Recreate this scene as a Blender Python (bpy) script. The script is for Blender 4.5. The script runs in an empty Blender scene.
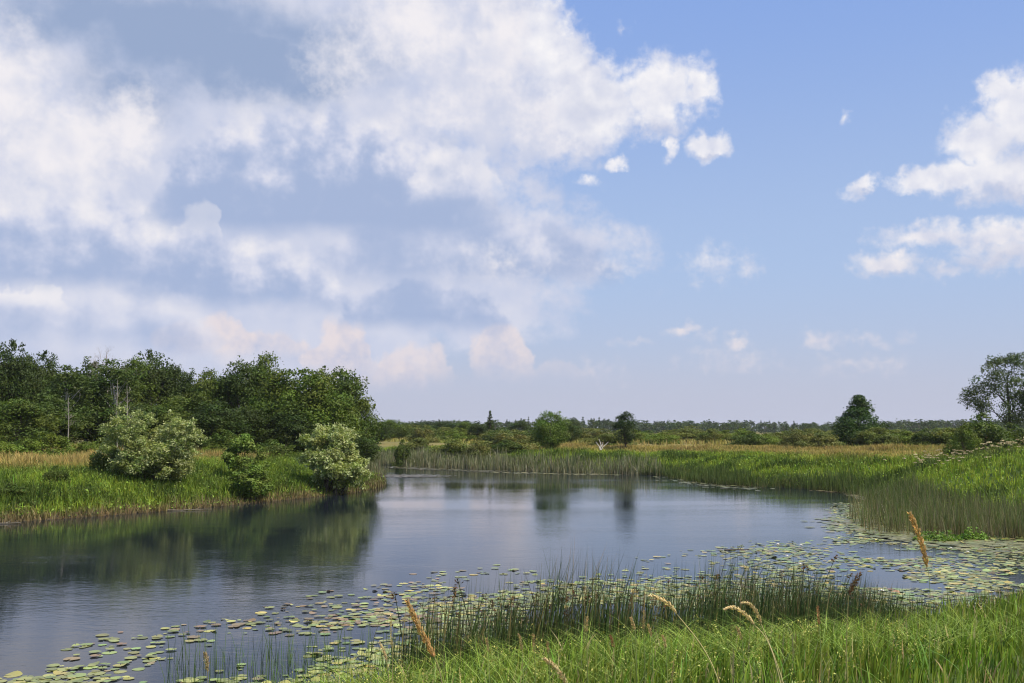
import bpy, math, random
import numpy as np
from mathutils import Vector

# ------------------------------------------------------------------ camera
sc = bpy.context.scene
FPX, CX, CY, HORIZON = 1000.0, 512.0, 341.5, 430.0
CAM_Z = 4.2
PITCH = math.atan((HORIZON - CY) / FPX)
cam_d = bpy.data.cameras.new("camera")
cam_d.lens = 36.0 * FPX / 1024.0
cam_d.sensor_width = 36.0
cam_d.clip_start = 0.05
cam_d.clip_end = 9000
cam = bpy.data.objects.new("camera", cam_d)
sc.collection.objects.link(cam)
cam.location = (0, 0, CAM_Z)
cam.rotation_euler = (math.pi / 2 + PITCH, 0, 0)
sc.camera = cam

# ------------------------------------------------------------------ light
SUN_EL, SUN_AZ = math.radians(54), math.radians(116)      # azimuth clockwise from +Y: from the right, a little behind the camera
sc.view_settings.view_transform = 'Standard'
sc.view_settings.look = 'None'
sc.view_settings.exposure = 0.45
sc.cycles.filter_width = 1.15
sc.view_settings.gamma = 1.0
sun_dir = Vector((math.sin(SUN_AZ) * math.cos(SUN_EL), math.cos(SUN_AZ) * math.cos(SUN_EL), math.sin(SUN_EL)))
sun_d = bpy.data.lights.new("sun", 'SUN')
sun_d.energy = 5.0
sun_d.angle = math.radians(0.6)
sun_d.color = (1.0, 0.91, 0.76)
sun = bpy.data.objects.new("sun", sun_d)
sc.collection.objects.link(sun)
sun.rotation_euler = sun_dir.to_track_quat('Z', 'Y').to_euler()
sun.location = (30, -20, 60)

def ray(px, py):
    dx, dy = (px - CX) / FPX, (CY - py) / FPX
    return (dx, math.cos(PITCH) - dy * math.sin(PITCH), math.sin(PITCH) + dy * math.cos(PITCH))

def azel(px, py):
    x, y, z = ray(px, py)
    return math.degrees(math.atan2(x, y)), math.degrees(math.atan2(z, math.hypot(x, y)))

# ------------------------------------------------------------------ sky and clouds (a function of the direction only)
world = bpy.data.worlds.new("World")
sc.world = world
world.use_nodes = True
NT = world.node_tree
NT.nodes.clear()

class N:
    """small helper to write node maths"""
    def __init__(s, tree): s.t = tree
    def node(s, kind, **kw):
        n = s.t.nodes.new(kind)
        for k, v in kw.items(): setattr(n, k, v)
        return n
    def put(s, sock, v):
        if isinstance(v, bpy.types.NodeSocket): s.t.links.new(v, sock)
        else: sock.default_value = v
    def math(s, op, a, b=None, c=None, clamp=False):
        n = s.node('ShaderNodeMath', operation=op, use_clamp=clamp)
        for i, v in enumerate((a, b, c)):
            if v is not None: s.put(n.inputs[i], v)
        return n.outputs[0]
    def vmath(s, op, a, b=None, c=None):
        n = s.node('ShaderNodeVectorMath', operation=op)
        for i, v in enumerate((a, b, c)):
            if v is not None: s.put(n.inputs[i], v)
        return n.outputs['Value'] if op in ('LENGTH', 'DOT_PRODUCT') else n.outputs[0]
    def smooth(s, v, lo, hi, a=0.0, b=1.0):
        n = s.node('ShaderNodeMapRange', interpolation_type='SMOOTHSTEP')
        s.put(n.inputs[0], v)
        for i, q in enumerate((lo, hi, a, b)): s.put(n.inputs[i + 1], q)
        return n.outputs[0]
    def mix(s, f, a, b, blend='MIX'):
        n = s.node('ShaderNodeMix', data_type='RGBA', blend_type=blend)
        s.put(n.inputs[0], f); s.put(n.inputs[6], a); s.put(n.inputs[7], b)
        return n.outputs[2]
    def noise(s, vec, scale, detail, rough=0.5, lac=2.0, color=False, dist=0.0):
        n = s.node('ShaderNodeTexNoise', noise_dimensions='3D')
        s.put(n.inputs['Vector'], vec)
        n.inputs['Scale'].default_value = scale
        n.inputs['Detail'].default_value = detail
        n.inputs['Roughness'].default_value = rough
        n.inputs['Lacunarity'].default_value = lac
        n.inputs['Distortion'].default_value = dist
        return n.outputs['Color'] if color else n.outputs['Fac']

k = N(NT)
tc = k.node('ShaderNodeTexCoord').outputs['Generated']
sep = k.node('ShaderNodeSeparateXYZ'); k.put(sep.inputs[0], tc)
X, Y, Z = sep.outputs
DEG = 180 / math.pi
az = k.math('MULTIPLY', k.math('ARCTAN2', X, Y), DEG)
hor = k.math('SQRT', k.math('ADD', k.math('MULTIPLY', X, X), k.math('MULTIPLY', Y, Y)))
el = k.math('MULTIPLY', k.math('ARCTAN2', Z, hor), DEG)
cmb = k.node('ShaderNodeCombineXYZ'); k.put(cmb.inputs[0], az); k.put(cmb.inputs[1], el)
C0 = cmb.outputs[0]

def warp(vec, scale, amp, detail=4.0):
    c = k.vmath('SUBTRACT', k.noise(vec, scale, detail, 0.55, color=True), (0.5, 0.5, 0.5))
    c = k.vmath('MULTIPLY', c, (amp, amp, 0))
    return k.vmath('ADD', vec, c)

WB = warp(C0, 0.24, 5.5, 7.0)           # for the big soft mass
WS = warp(C0, 0.85, 2.0, 6.0)           # for the small crisp clouds
PX2D = math.degrees(1 / FPX)

def field(vec, blobs):
    acc = None
    for b in blobs:
        px, py, rx, ry = b[:4]; a = b[4] if len(b) > 4 else 1.0; rot = b[5] if len(b) > 5 else 0.0
        cx, cy = azel(px, py)
        ix, iy = 1 / (rx * PX2D), 1 / (ry * PX2D)
        if rot:
            m = k.node('ShaderNodeMapping', vector_type='TEXTURE')
            k.put(m.inputs[0], vec)
            m.inputs['Location'].default_value = (cx, cy, 0)
            m.inputs['Rotation'].default_value = (0, 0, math.radians(rot))
            m.inputs['Scale'].default_value = (1 / ix, 1 / iy, 1)
            v = m.outputs[0]
        else:
            v = k.vmath('MULTIPLY_ADD', vec, (ix, iy, 0), (-cx * ix, -cy * iy, 0))
        d = k.vmath('LENGTH', v)
        f = k.math('MULTIPLY_ADD', d, -a, a)
        acc = f if acc is None else k.math('MAXIMUM', acc, f)
    return k.math('MAXIMUM', acc, -1.0)

# --- where the photograph's clouds stand (converted from picture positions to directions)
big = [(230, 60, 330, 150), (120, 200, 300, 130), (380, 220, 190, 120), (470, 60, 110, 110), (90, 330, 300, 70, .7),
       (300, 330, 200, 60, .7), (545, 110, 80, 75), (470, 300, 110, 70, .7), (560, 245, 90, 55, .5), (-250, 150, 400, 300)]
small = [(548, 40, 34, 60, 1.1), (600, 105, 62, 48, 1.2), (655, 92, 58, 42, 1.25), (700, 85, 24, 32, 1), (575, 60, 24, 34, .8), (655, 120, 40, 24, .9),
         (707, 146, 27, 17, 1.1), (671, 146, 9, 17, .9), (616, 164, 14, 8, .9),
         (588, 181, 14, 9, .45), (625, 31, 8, 10, .35), (843, 119, 5, 11, .45, -20), 
         (1024, 110, 46, 44, 1.3), (1000, 88, 24, 22, 1.1), (985, 140, 44, 34, 1.2), (1010, 175, 70, 30, 1.2), (925, 181, 40, 14, 1.1), (960, 178, 40, 20, 1.1),
         (862, 184, 24, 10, .9, 28),
         (1000, 236, 60, 20, .9), (930, 236, 62, 16, .85), (885, 264, 40, 17, .9), (948, 270, 34, 10, .5), (1010, 255, 60, 18, .8),
         (715, 262, 38, 24, .36), (745, 268, 16, 14, .3),
         (682, 326, 22, 8, .7), (706, 338, 20, 10, .4), (735, 344, 20, 11, .6), (735, 358, 46, 16, .35), (678, 361, 12, 8, .35),
         (823, 340, 26, 14, .7), (865, 342, 26, 9, .45), (905, 337, 12, 7, .4), (886, 364, 22, 11, .4), (845, 366, 44, 10, .25),
         (632, 343, 24, 6, .4), (600, 372, 30, 12, .28), (505, 262, 60, 30, .3), (620, 268, 30, 12, .35)]
gray = [(170, 30, 150, 66, 1.5), (250, 66, 130, 40, 1.4, -8), (75, 20, 90, 50, 1.1), (300, 50, 120, 50, .9), (130, 84, 70, 34, .8)]
shade2 = [(1010, 196, 90, 12, 1), (960, 200, 60, 8, .7), (985, 262, 90, 14, .9), (890, 276, 40, 7, .9), (655, 132, 50, 14, .8), (585, 110, 40, 26, .6), (708, 156, 24, 6, 1), (1024, 150, 40, 26, .6), (862, 190, 18, 5, .8), (600, 90, 16, 20, .4)]
bright = [(62, 150, 70, 60, 1.1), (10, 90, 50, 70, .9), (130, 130, 34, 50, 1.0), (30, 50, 26, 22, .5),
          (420, 25, 90, 50, .9), (505, 45, 54, 60, 1.1), (560, 110, 70, 50, .8), (340, 60, 50, 40, .6), (440, 110, 60, 40, .6)]
# banks of cumulus, farthest first: centre, base row, half width, top row, shade (where the grey base gives way, where white is reached), opacity, warmth
banks = [(205, 352, 46, 310, -.3, .8, .8, 1), (275, 362, 60, 330, .0, 1.3, .7, 1), (337, 372, 32, 306, -.2, .9, .85, 1), (412, 384, 42, 332, -.1, 1.0, .7, 1), (370, 392, 60, 352, 0, 1.2, .6, 1), (499, 380, 36, 315, -.1, 1.0, .75, 1),
         (560, 384, 50, 355, 0, 1.4, .3, 1),
         (60, 345, 150, 268, .2, 1.6, .75, 0), (425, 331, 90, 272, .8, 1.9, .95, 0), (250, 306, 120, 236, .65, 1.3, .95, 0), (12, 305, 60, 286, -.4, .4, .9, 0),
         (90, 290, 150, 176, .62, 1.25, .95, 0), (470, 281, 160, 205, .55, 1.7, .85, 0), (325, 236, 180, 92, .86, 1.25, 1.0, 0), (198, 250, 22, 200, .0, .9, .35, 0), (462, 200, 50, 138, -.1, 1.0, .5, 0)]

n1 = k.noise(C0, 0.42, 9.0, 0.60)
r1 = k.noise(C0, 0.28, 4.0, 0.5)
r1b = k.noise(k.vmath('ADD', C0, (0.8, 0.9, 0.0)), 0.28, 4.0, 0.5)
n2 = k.noise(C0, 1.3, 8.0, 0.60)
r2 = k.noise(C0, 0.55, 5.0, 0.48)
r2b = k.noise(k.vmath('ADD', C0, (0.45, 0.55, 0.0)), 0.55, 5.0, 0.48)
relief1 = k.math('SUBTRACT', r1, r1b)
relief2 = k.math('SUBTRACT', r2, r2b)

fb = k.math('MULTIPLY_ADD', k.math('SUBTRACT', n1, 0.5), 1.0, field(WB, big))
cov_b = k.smooth(fb, -0.04, 0.34)
fs = k.math('MULTIPLY_ADD', k.math('SUBTRACT', n2, 0.5), 1.1, field(WS, small))
cov_s = k.smooth(fs, -0.06, 0.75)
m_s2 = k.smooth(field(WS, shade2), -0.1, 0.9, 0.0, 0.8)
fg = k.math('MULTIPLY_ADD', k.math('SUBTRACT', n1, 0.5), 0.9, field(WB, gray))
m_g = k.smooth(fg, -0.12, 0.95)
fw = k.math('MULTIPLY_ADD', k.math('SUBTRACT', n2, 0.5), 1.0, field(WS, bright))
m_w = k.smooth(fw, -0.08, 0.85)

# scattered cumulus for the rest of the sky (behind the camera and overhead), never in front
n3 = k.noise(tc, 3.2, 7.0, 0.55)
back = k.smooth(Y, 0.35, -0.1)
cov_o = k.math('MULTIPLY', k.smooth(n3, 0.50, 0.62, 0.0, 0.9), back)

sky = k.node('ShaderNodeTexSky', sky_type='NISHITA')
sky.sun_disc = False
sky.sun_elevation = SUN_EL
sky.sun_rotation = SUN_AZ
sky.altitude = 0
sky.air_density = 1.0
sky.dust_density = 1.2
sky.ozone_density = 1.5
S = 10.0
def L(r, g, b):
    f = lambda c: ((c / 255 + 0.055) / 1.055) ** 2.4 if c > 10 else c / 255 / 12.92
    return (f(r) * S, f(g) * S, f(b) * S, 1.0)

skyc = sky.outputs[0]
# the milky air low over the horizon and the summer haze in front of the blue
milk = k.mix(k.smooth(el, 26.0, 7.0), L(138, 170, 230), L(172, 194, 230))
milk = k.mix(k.smooth(el, 10.0, -1.0), milk, L(190, 194, 214))
skyc = k.mix(0.88, skyc, milk)

white = L(240, 236, 239)
pale = L(206, 211, 230)
blueg = L(149, 167, 200)
warm = L(224, 212, 214)
def relit(r, gain):      # relief to a 0..1 factor
    return k.math('MULTIPLY_ADD', r, gain, 0.5, clamp=True)
body = k.mix(relit(relief1, 2.2), L(190, 199, 224), L(214, 216, 230))
col_b = k.mix(m_g, body, blueg)
m_w2 = k.math('MULTIPLY', m_w, k.smooth(relief1, -0.22, 0.06, 0.5, 0.92))
col_b = k.mix(m_w2, col_b, white)
low = k.smooth(el, 14.0, 3.0)
col_s = k.mix(relit(relief2, 2.6), L(214, 217, 232), L(244, 242, 244))
col_s = k.mix(k.math('MULTIPLY', low, 0.75), col_s, k.mix(relit(relief2, 2.6), L(196, 198, 216), L(222, 212, 216)))
c = k.mix(cov_o, skyc, L(225, 226, 232))
c = k.mix(cov_b, c, col_b)

WK = warp(C0, 0.45, 3.6, 8.0)
sk = k.node('ShaderNodeSeparateXYZ'); k.put(sk.inputs[0], WK)
WE = warp(C0, 0.30, 1.6, 5.0)
se = k.node('ShaderNodeSeparateXYZ'); k.put(se.inputs[0], WE)
for cx_, by_, hw_, ty_, g0, g1, al, warm_ in banks:
    a0, e0 = azel(cx_, by_); _, e1 = azel(cx_, ty_); hw = hw_ * PX2D; hh_ = e1 - e0
    u = k.math('MULTIPLY_ADD', sk.outputs[0], 1 / hw, -a0 / hw)
    v = k.math('MULTIPLY_ADD', sk.outputs[1], 1 / hh_, -e0 / hh_)
    vb = k.math('SUBTRACT', se.outputs[1], e0)
    qd = k.math('SQRT', k.math('MAXIMUM', k.math('MULTIPLY_ADD', k.math('MULTIPLY', u, u), -1.0, 1.0), 0.0))
    dd_ = k.math('SUBTRACT', qd, v)
    ct_ = k.smooth(dd_, 0.0, 0.25)
    side = k.smooth(qd, 0.0, 0.75)
    cb_ = k.smooth(vb, -0.5, 1.0)
    cv = k.math('MULTIPLY', k.math('MULTIPLY', ct_, side), k.math('MULTIPLY', cb_, al))
    lit = k.math('ADD', v, k.math('MULTIPLY', relief1, 1.6))
    lit = k.math('ADD', lit, k.math('MULTIPLY_ADD', n1, 1.2, -0.56))
    lit = k.math('ADD', lit, k.math('MULTIPLY', k.math('MULTIPLY', u, u), 0.25))
    lit = k.smooth(lit, g0 - 0.65, g1 + 0.1)
    if warm_: cc_ = k.mix(k.math('MULTIPLY_ADD', k.math('SUBTRACT', n2, 0.5), 1.6, lit, clamp=True), L(182, 189, 215), L(230, 218, 219))
    else: cc_ = k.mix(k.smooth(lit, 0.35, 1.0), k.mix(k.smooth(lit, 0.0, 0.6), L(163, 179, 212), L(204, 209, 229)), L(238, 235, 238))
    c = k.mix(cv, c, cc_)
col_s = k.mix(m_s2, col_s, L(192, 198, 220))
c = k.mix(cov_s, c, col_s)
# everything sinks into the milky air near the horizon
c = k.mix(k.smooth(el, 5.0, -0.5, 0.0, 0.8), c, L(188, 192, 212))
bg = k.node('ShaderNodeBackground')
k.put(bg.inputs[0], c)
bg.inputs[1].default_value = 0.765 / S
out = k.node('ShaderNodeOutputWorld')
NT.links.new(bg.outputs[0], out.inputs[0])
world.cycles.sampling_method = 'MANUAL'
world.cycles.sample_map_resolution = 512

# ================================================================== helpers
rng = np.random.default_rng(11)
col = sc.collection

def tag(o, label=None, cat=None, group=None, kind=None):
    if label: o['label'] = label
    if cat: o['category'] = cat
    if group: o['group'] = group
    if kind: o['kind'] = kind
    return o

def empty(name, loc, rz=0.0):
    o = bpy.data.objects.new(name, None); col.objects.link(o)
    o.location = loc; o.rotation_euler = (0, 0, rz); o.empty_display_size = 0.2
    return o

def copy_tree(o, parent=None):
    c = o.copy(); col.objects.link(c); c.parent = parent
    for ch in list(o.children): copy_tree(ch, c)
    return c

class MB:
    """collects polygons with one colour per vertex and links them as ONE mesh object"""
    def __init__(s): s.V = []; s.C = []; s.F = []; s.n = 0
    def add(s, v, f, c):
        v = np.asarray(v, float).reshape(-1, 3); f = np.asarray(f, int)
        c = np.broadcast_to(np.asarray(c, float), (len(v), 3))
        s.V.append(v); s.C.append(c); s.F.append(f + s.n); s.n += len(v)
    def mesh(s, name, mat, smooth=False):
        me = bpy.data.meshes.new(name)
        V = np.concatenate(s.V); C = np.concatenate(s.C)
        loops = np.concatenate([f.ravel() for f in s.F])
        tot = np.concatenate([np.full(len(f), f.shape[1]) for f in s.F])
        start = np.concatenate([[0], np.cumsum(tot)[:-1]])
        me.vertices.add(len(V)); me.vertices.foreach_set('co', V.astype(np.float32).ravel())
        me.loops.add(len(loops)); me.loops.foreach_set('vertex_index', loops.astype(np.int32))
        me.polygons.add(len(tot)); me.polygons.foreach_set('loop_start', start.astype(np.int32))
        me.polygons.foreach_set('loop_total', tot.astype(np.int32))
        a = me.color_attributes.new('tone', 'FLOAT_COLOR', 'POINT')
        a.data.foreach_set('color', np.concatenate([C, np.ones((len(C), 1))], 1).astype(np.float32).ravel())
        me.update(calc_edges=True)
        if smooth: me.shade_smooth()
        me.materials.append(mat)
        return me
    def build(s, name, mat, parent=None, smooth=False):
        o = bpy.data.objects.new(name, s.mesh(name, mat, smooth)); col.objects.link(o); o.parent = parent
        return o

def unit(v): return v / np.maximum(np.linalg.norm(v, axis=-1, keepdims=True), 1e-9)

def tube(mb, pts, rad, c, k_=6, c2=None):
    pts = np.asarray(pts, float); rad = np.asarray(rad, float); n = len(pts)
    t = np.gradient(pts, axis=0); t = unit(t)
    a = np.cross(t, (0.31, 0.93, 0.17)); a = unit(a); b = np.cross(t, a)
    th = np.linspace(0, 2 * math.pi, k_, endpoint=False)
    ring = a[:, None, :] * np.cos(th)[None, :, None] + b[:, None, :] * np.sin(th)[None, :, None]
    v = pts[:, None, :] + ring * rad[:, None, None]
    i = np.arange(n - 1)[:, None] * k_; j = np.arange(k_)[None, :]; j2 = (j + 1) % k_
    f = np.stack([i + j, i + j2, i + k_ + j2, i + k_ + j], -1).reshape(-1, 4)
    cc = np.asarray(c, float)
    if c2 is not None:
        w = np.linspace(0, 1, n)[:, None]; cc = np.repeat(cc * (1 - w) + np.asarray(c2) * w, k_, 0)
    mb.add(v.reshape(-1, 3), f, cc)

def leaves(mb, P, Nrm, size, color, aspect=0.55, r=rng):
    """one small pointed four-cornered leaf spray per point"""
    n = len(P); size = np.broadcast_to(size, (n,))
    a = unit(np.cross(Nrm, unit(r.normal(size=(n, 3))))); b = np.cross(unit(Nrm), a)
    s = size[:, None] * 0.5
    bend = unit(Nrm) * s * r.uniform(-0.35, 0.35, (n, 1))
    v = np.stack([P - a * s, P - b * s * aspect + bend, P + a * s, P + b * s * aspect + bend], 1)
    f = np.arange(n * 4).reshape(n, 4)
    mb.add(v.reshape(-1, 3), f, np.repeat(color, 4, 0))

def jitter(base, n, v=0.25, h=0.12, r=rng):
    """n colours round a base: brightness and a little hue"""
    base = np.asarray(base, float)
    m = np.exp(r.normal(0, v, (n, 1)))
    d = 1 + r.normal(0, h, (n, 3)) * np.array([1.0, 0.3, 0.5])
    return np.clip(base * m * d, 0.003, 0.9)

def vnoise(x, y, scale, seed=0):
    """smooth value noise, -1..1"""
    x = np.asarray(x, float) / scale + 57.3 * seed; y = np.asarray(y, float) / scale - 31.7 * seed
    xi = np.floor(x); yi = np.floor(y); fx = x - xi; fy = y - yi
    def h(a, b):
        q = np.sin(a * 127.1 + b * 311.7 + seed * 13.7) * 43758.5453
        return (q - np.floor(q)) * 2 - 1
    fx = fx * fx * (3 - 2 * fx); fy = fy * fy * (3 - 2 * fy)
    return (h(xi, yi) * (1 - fx) + h(xi + 1, yi) * fx) * (1 - fy) + (h(xi, yi + 1) * (1 - fx) + h(xi + 1, yi + 1) * fx) * fy

def fbm(x, y, scale, oct_=4, seed=0):
    return sum(vnoise(x, y, scale / 2 ** i, seed + i) * 0.5 ** i for i in range(oct_)) / 1.6

def w_at(px, D):                     # world x of a picture column at distance D
    x, y, _ = ray(px, HORIZON); return x / y * D
def z_at(py, D):                     # world height of a picture row at distance D
    x, y, z = ray(CX, py); return CAM_Z + z / y * D
def on_water(px, py):
    x, y, z = ray(px, py); t = -CAM_Z / z
    return (x * t, y * t)

# ================================================================== materials
def leaf_mat(name, rough=0.6, trans=0.26, spec=0.22, var=0.25, scale=0.6):
    m = bpy.data.materials.new(name); m.use_nodes = True
    t = m.node_tree; t.nodes.clear(); q = N(t)
    at = q.node('ShaderNodeAttribute'); at.attribute_name = 'tone'
    geo = q.node('ShaderNodeNewGeometry')
    nz = q.noise(geo.outputs['Position'], scale, 3.0)
    oi = q.node('ShaderNodeObjectInfo')
    g = q.math('MULTIPLY_ADD', q.math('SUBTRACT', nz, 0.5), var * 2.4, 1.0)
    g = q.math('MULTIPLY', g, q.math('MULTIPLY_ADD', oi.outputs['Random'], 0.30, 0.85))
    cmbn = q.node('ShaderNodeCombineXYZ')
    for i in range(3): q.put(cmbn.inputs[i], g)
    cc = q.vmath('MULTIPLY', at.outputs['Color'], cmbn.outputs[0])
    p = q.node('ShaderNodeBsdfPrincipled'); q.put(p.inputs['Base Color'], cc)
    p.inputs['Roughness'].default_value = rough
    p.inputs['Specular IOR Level'].default_value = spec
    tr = q.node('ShaderNodeBsdfTranslucent')
    q.put(tr.inputs['Color'], q.vmath('MULTIPLY', cc, (1.25, 1.35, 0.6)))
    mx = q.node('ShaderNodeMixShader'); mx.inputs[0].default_value = trans
    t.links.new(p.outputs[0], mx.inputs[1]); t.links.new(tr.outputs[0], mx.inputs[2])
    o = q.node('ShaderNodeOutputMaterial'); t.links.new(mx.outputs[0], o.inputs[0])
    return m

def plain_mat(name, rough=0.8, spec=0.2, nscale=8.0, var=0.5, bump=0.0):
    m = bpy.data.materials.new(name); m.use_nodes = True
    t = m.node_tree; t.nodes.clear(); q = N(t)
    at = q.node('ShaderNodeAttribute'); at.attribute_name = 'tone'
    tcx = q.node('ShaderNodeTexCoord')
    nz = q.noise(tcx.outputs['Object'], nscale, 5.0, 0.6)
    f = q.math('MULTIPLY_ADD', q.math('SUBTRACT', nz, 0.5), var * 2, 1.0)
    cmbn = q.node('ShaderNodeCombineXYZ')
    for i in range(3): q.put(cmbn.inputs[i], f)
    p = q.node('ShaderNodeBsdfPrincipled')
    q.put(p.inputs['Base Color'], q.vmath('MULTIPLY', at.outputs['Color'], cmbn.outputs[0]))
    p.inputs['Roughness'].default_value = rough
    p.inputs['Specular IOR Level'].default_value = spec
    if bump:
        b = q.node('ShaderNodeBump'); b.inputs['Strength'].default_value = bump
        q.put(b.inputs['Height'], nz); t.links.new(b.outputs[0], p.inputs['Normal'])
    o = q.node('ShaderNodeOutputMaterial'); t.links.new(p.outputs[0], o.inputs[0])
    return m

M_leaf = leaf_mat('tree_leaves')
M_willow = leaf_mat('willow_leaves', rough=0.5, trans=0.3, spec=0.35)
M_grass = leaf_mat('grass_blades', rough=0.6, trans=0.30, spec=0.2, scale=0.35)
M_near = leaf_mat('near_grass_blades', rough=0.55, trans=0.30, spec=0.22, scale=0.8)
M_rush = leaf_mat('rush_stems', rough=0.5, trans=0.1, spec=0.4)
M_seed = leaf_mat('seed_heads', rough=0.75, trans=0.3, spec=0.2, scale=30, var=0.3)
M_pad = leaf_mat('lily_pads', rough=0.32, trans=0.05, spec=0.5, scale=0.9, var=0.3)
M_bark = plain_mat('bark', bump=0.6)
M_petal = plain_mat('petals', rough=0.6, var=0.15)

def ground_mat():
    m = bpy.data.materials.new('soil_and_turf'); m.use_nodes = True
    t = m.node_tree; t.nodes.clear(); q = N(t)
    at = q.node('ShaderNodeAttribute'); at.attribute_name = 'tone'
    geo = q.node('ShaderNodeNewGeometry').outputs['Position']
    a = q.noise(geo, 0.35, 6.0, 0.6); b = q.noise(geo, 9.0, 4.0, 0.6); c2 = q.noise(geo, 0.03, 5.0, 0.6)
    f = q.math('ADD', q.math('MULTIPLY_ADD', q.math('SUBTRACT', a, 0.5), 0.9, 1.0), q.math('MULTIPLY', q.math('SUBTRACT', b, 0.5), 0.9))
    cmbn = q.node('ShaderNodeCombineXYZ')
    for i in range(3): q.put(cmbn.inputs[i], f)
    cc = q.vmath('MULTIPLY', at.outputs['Color'], cmbn.outputs[0])
    cc = q.mix(q.smooth(c2, 0.45, 0.62, 0.0, 0.4), cc, (0.05, 0.085, 0.02, 1))
    p = q.node('ShaderNodeBsdfPrincipled'); q.put(p.inputs['Base Color'], cc)
    p.inputs['Roughness'].default_value = 0.95; p.inputs['Specular IOR Level'].default_value = 0.1
    bp = q.node('ShaderNodeBump'); bp.inputs['Strength'].default_value = 0.7; bp.inputs['Distance'].default_value = 0.1
    q.put(bp.inputs['Height'], b); t.links.new(bp.outputs[0], p.inputs['Normal'])
    o = q.node('ShaderNodeOutputMaterial'); t.links.new(p.outputs[0], o.inputs[0])
    return m

def water_mat():
    m = bpy.data.materials.new('river_water'); m.use_nodes = True
    t = m.node_tree; t.nodes.clear(); q = N(t)
    geo = q.node('ShaderNodeNewGeometry').outputs['Position']
    v1 = q.vmath('MULTIPLY', geo, (0.55, 1.0, 1.0))
    w1 = q.noise(v1, 1.3, 3.0, 0.55, dist=0.4)
    w2 = q.noise(v1, 6.5, 3.0, 0.55, dist=0.3)
    gust = q.noise(q.vmath('MULTIPLY', geo, (0.35, 1.0, 1.0)), 0.075, 4.0, 0.6)
    h = q.math('ADD', q.math('MULTIPLY', w1, 0.0045), q.math('MULTIPLY', w2, 0.0036))
    h = q.math('MULTIPLY', h, q.smooth(gust, 0.36, 0.64, 0.35, 1.6))
    bp = q.node('ShaderNodeBump'); bp.inputs['Strength'].default_value = 1.0; bp.inputs['Distance'].default_value = 1.0
    q.put(bp.inputs['Height'], h)
    p = q.node('ShaderNodeBsdfPrincipled')
    p.inputs['Base Color'].default_value = (0.009, 0.013, 0.019, 1)
    p.inputs['IOR'].default_value = 1.31
    q.put(p.inputs['Roughness'], q.smooth(gust, 0.35, 0.65, 0.03, 0.10))
    t.links.new(bp.outputs[0], p.inputs['Normal'])
    o = q.node('ShaderNodeOutputMaterial'); t.links.new(p.outputs[0], o.inputs[0])
    return m

# ================================================================== the river and the land
near_shore = [(60, 33), (40, 30.5), (26, 29), (18, 27), (12, 24), (8, 20.5), (5, 17.5), (2, 15.2), (-.6, 14.6), (-3.0, 13.2), (-4.3, 11.2), (-6.8, 8.6), (-12, 6), (-30, 4), (-90, 2)]
left_shore = [(-90, 36), (-45, 42), on_water(-60, 527), on_water(0, 522.5), on_water(60, 519), on_water(130, 514), on_water(200, 508.5), on_water(245, 503),
              on_water(300, 498.5), on_water(345, 494), on_water(372, 489), on_water(383, 486), on_water(380, 481), (-13.5, 92), (-15.5, 105), (-20, 117), (-40, 135), (-90, 165), (-200, 200), (-205, 212)]
far_shore = [(-90, 183), (-40, 150), (-22, 130), on_water(375, 463.3), on_water(395, 464.5), on_water(425, 466.5), on_water(470, 468.5), on_water(520, 470.5), on_water(570, 472.3), on_water(610, 473.5),
             on_water(665, 474), on_water(690, 477.5), on_water(712, 482), on_water(740, 486), on_water(790, 487.5), on_water(850, 489), on_water(875, 493), on_water(890, 499), on_water(925, 512),
             on_water(965, 519), on_water(1030, 522), (33, 43.5), (46, 42), (60, 42)]
POLY = np.array(near_shore + left_shore + far_shore)
def dense(P, step=2.5):
    o = []
    for a, b in zip(P, np.roll(P, -1, 0)):
        n = max(1, int(np.linalg.norm(b - a) / step))
        for i in range(n): o.append(a + (b - a) * i / n)
    o = np.array(o)
    for _ in range(2): o = (np.roll(o, 1, 0) + 2 * o + np.roll(o, -1, 0)) / 4
    return o
POLY = dense(POLY)

def shore_dist(x, y):
    """distance to the shoreline, positive on land, negative over water"""
    x = np.asarray(x, float).ravel(); y = np.asarray(y, float).ravel()
    A = POLY; B = np.roll(POLY, -1, 0); d = B - A; L2 = (d ** 2).sum(1)
    res = np.empty(len(x))
    for s in range(0, len(x), 20000):
        px = x[s:s + 20000, None]; py = y[s:s + 20000, None]
        t = np.clip(((px - A[:, 0]) * d[:, 0] + (py - A[:, 1]) * d[:, 1]) / L2, 0, 1)
        q = np.min((px - A[:, 0] - t * d[:, 0]) ** 2 + (py - A[:, 1] - t * d[:, 1]) ** 2, 1)
        c = ((A[:, 1] > py) != (B[:, 1] > py)) & (px < (B[:, 0] - A[:, 0]) * (py - A[:, 1]) / np.where(np.abs(B[:, 1] - A[:, 1]) < 1e-9, 1e-9, B[:, 1] - A[:, 1]) + A[:, 0])
        res[s:s + 20000] = np.sqrt(q) * np.where(c.sum(1) % 2 == 1, -1, 1)
    return res

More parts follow.
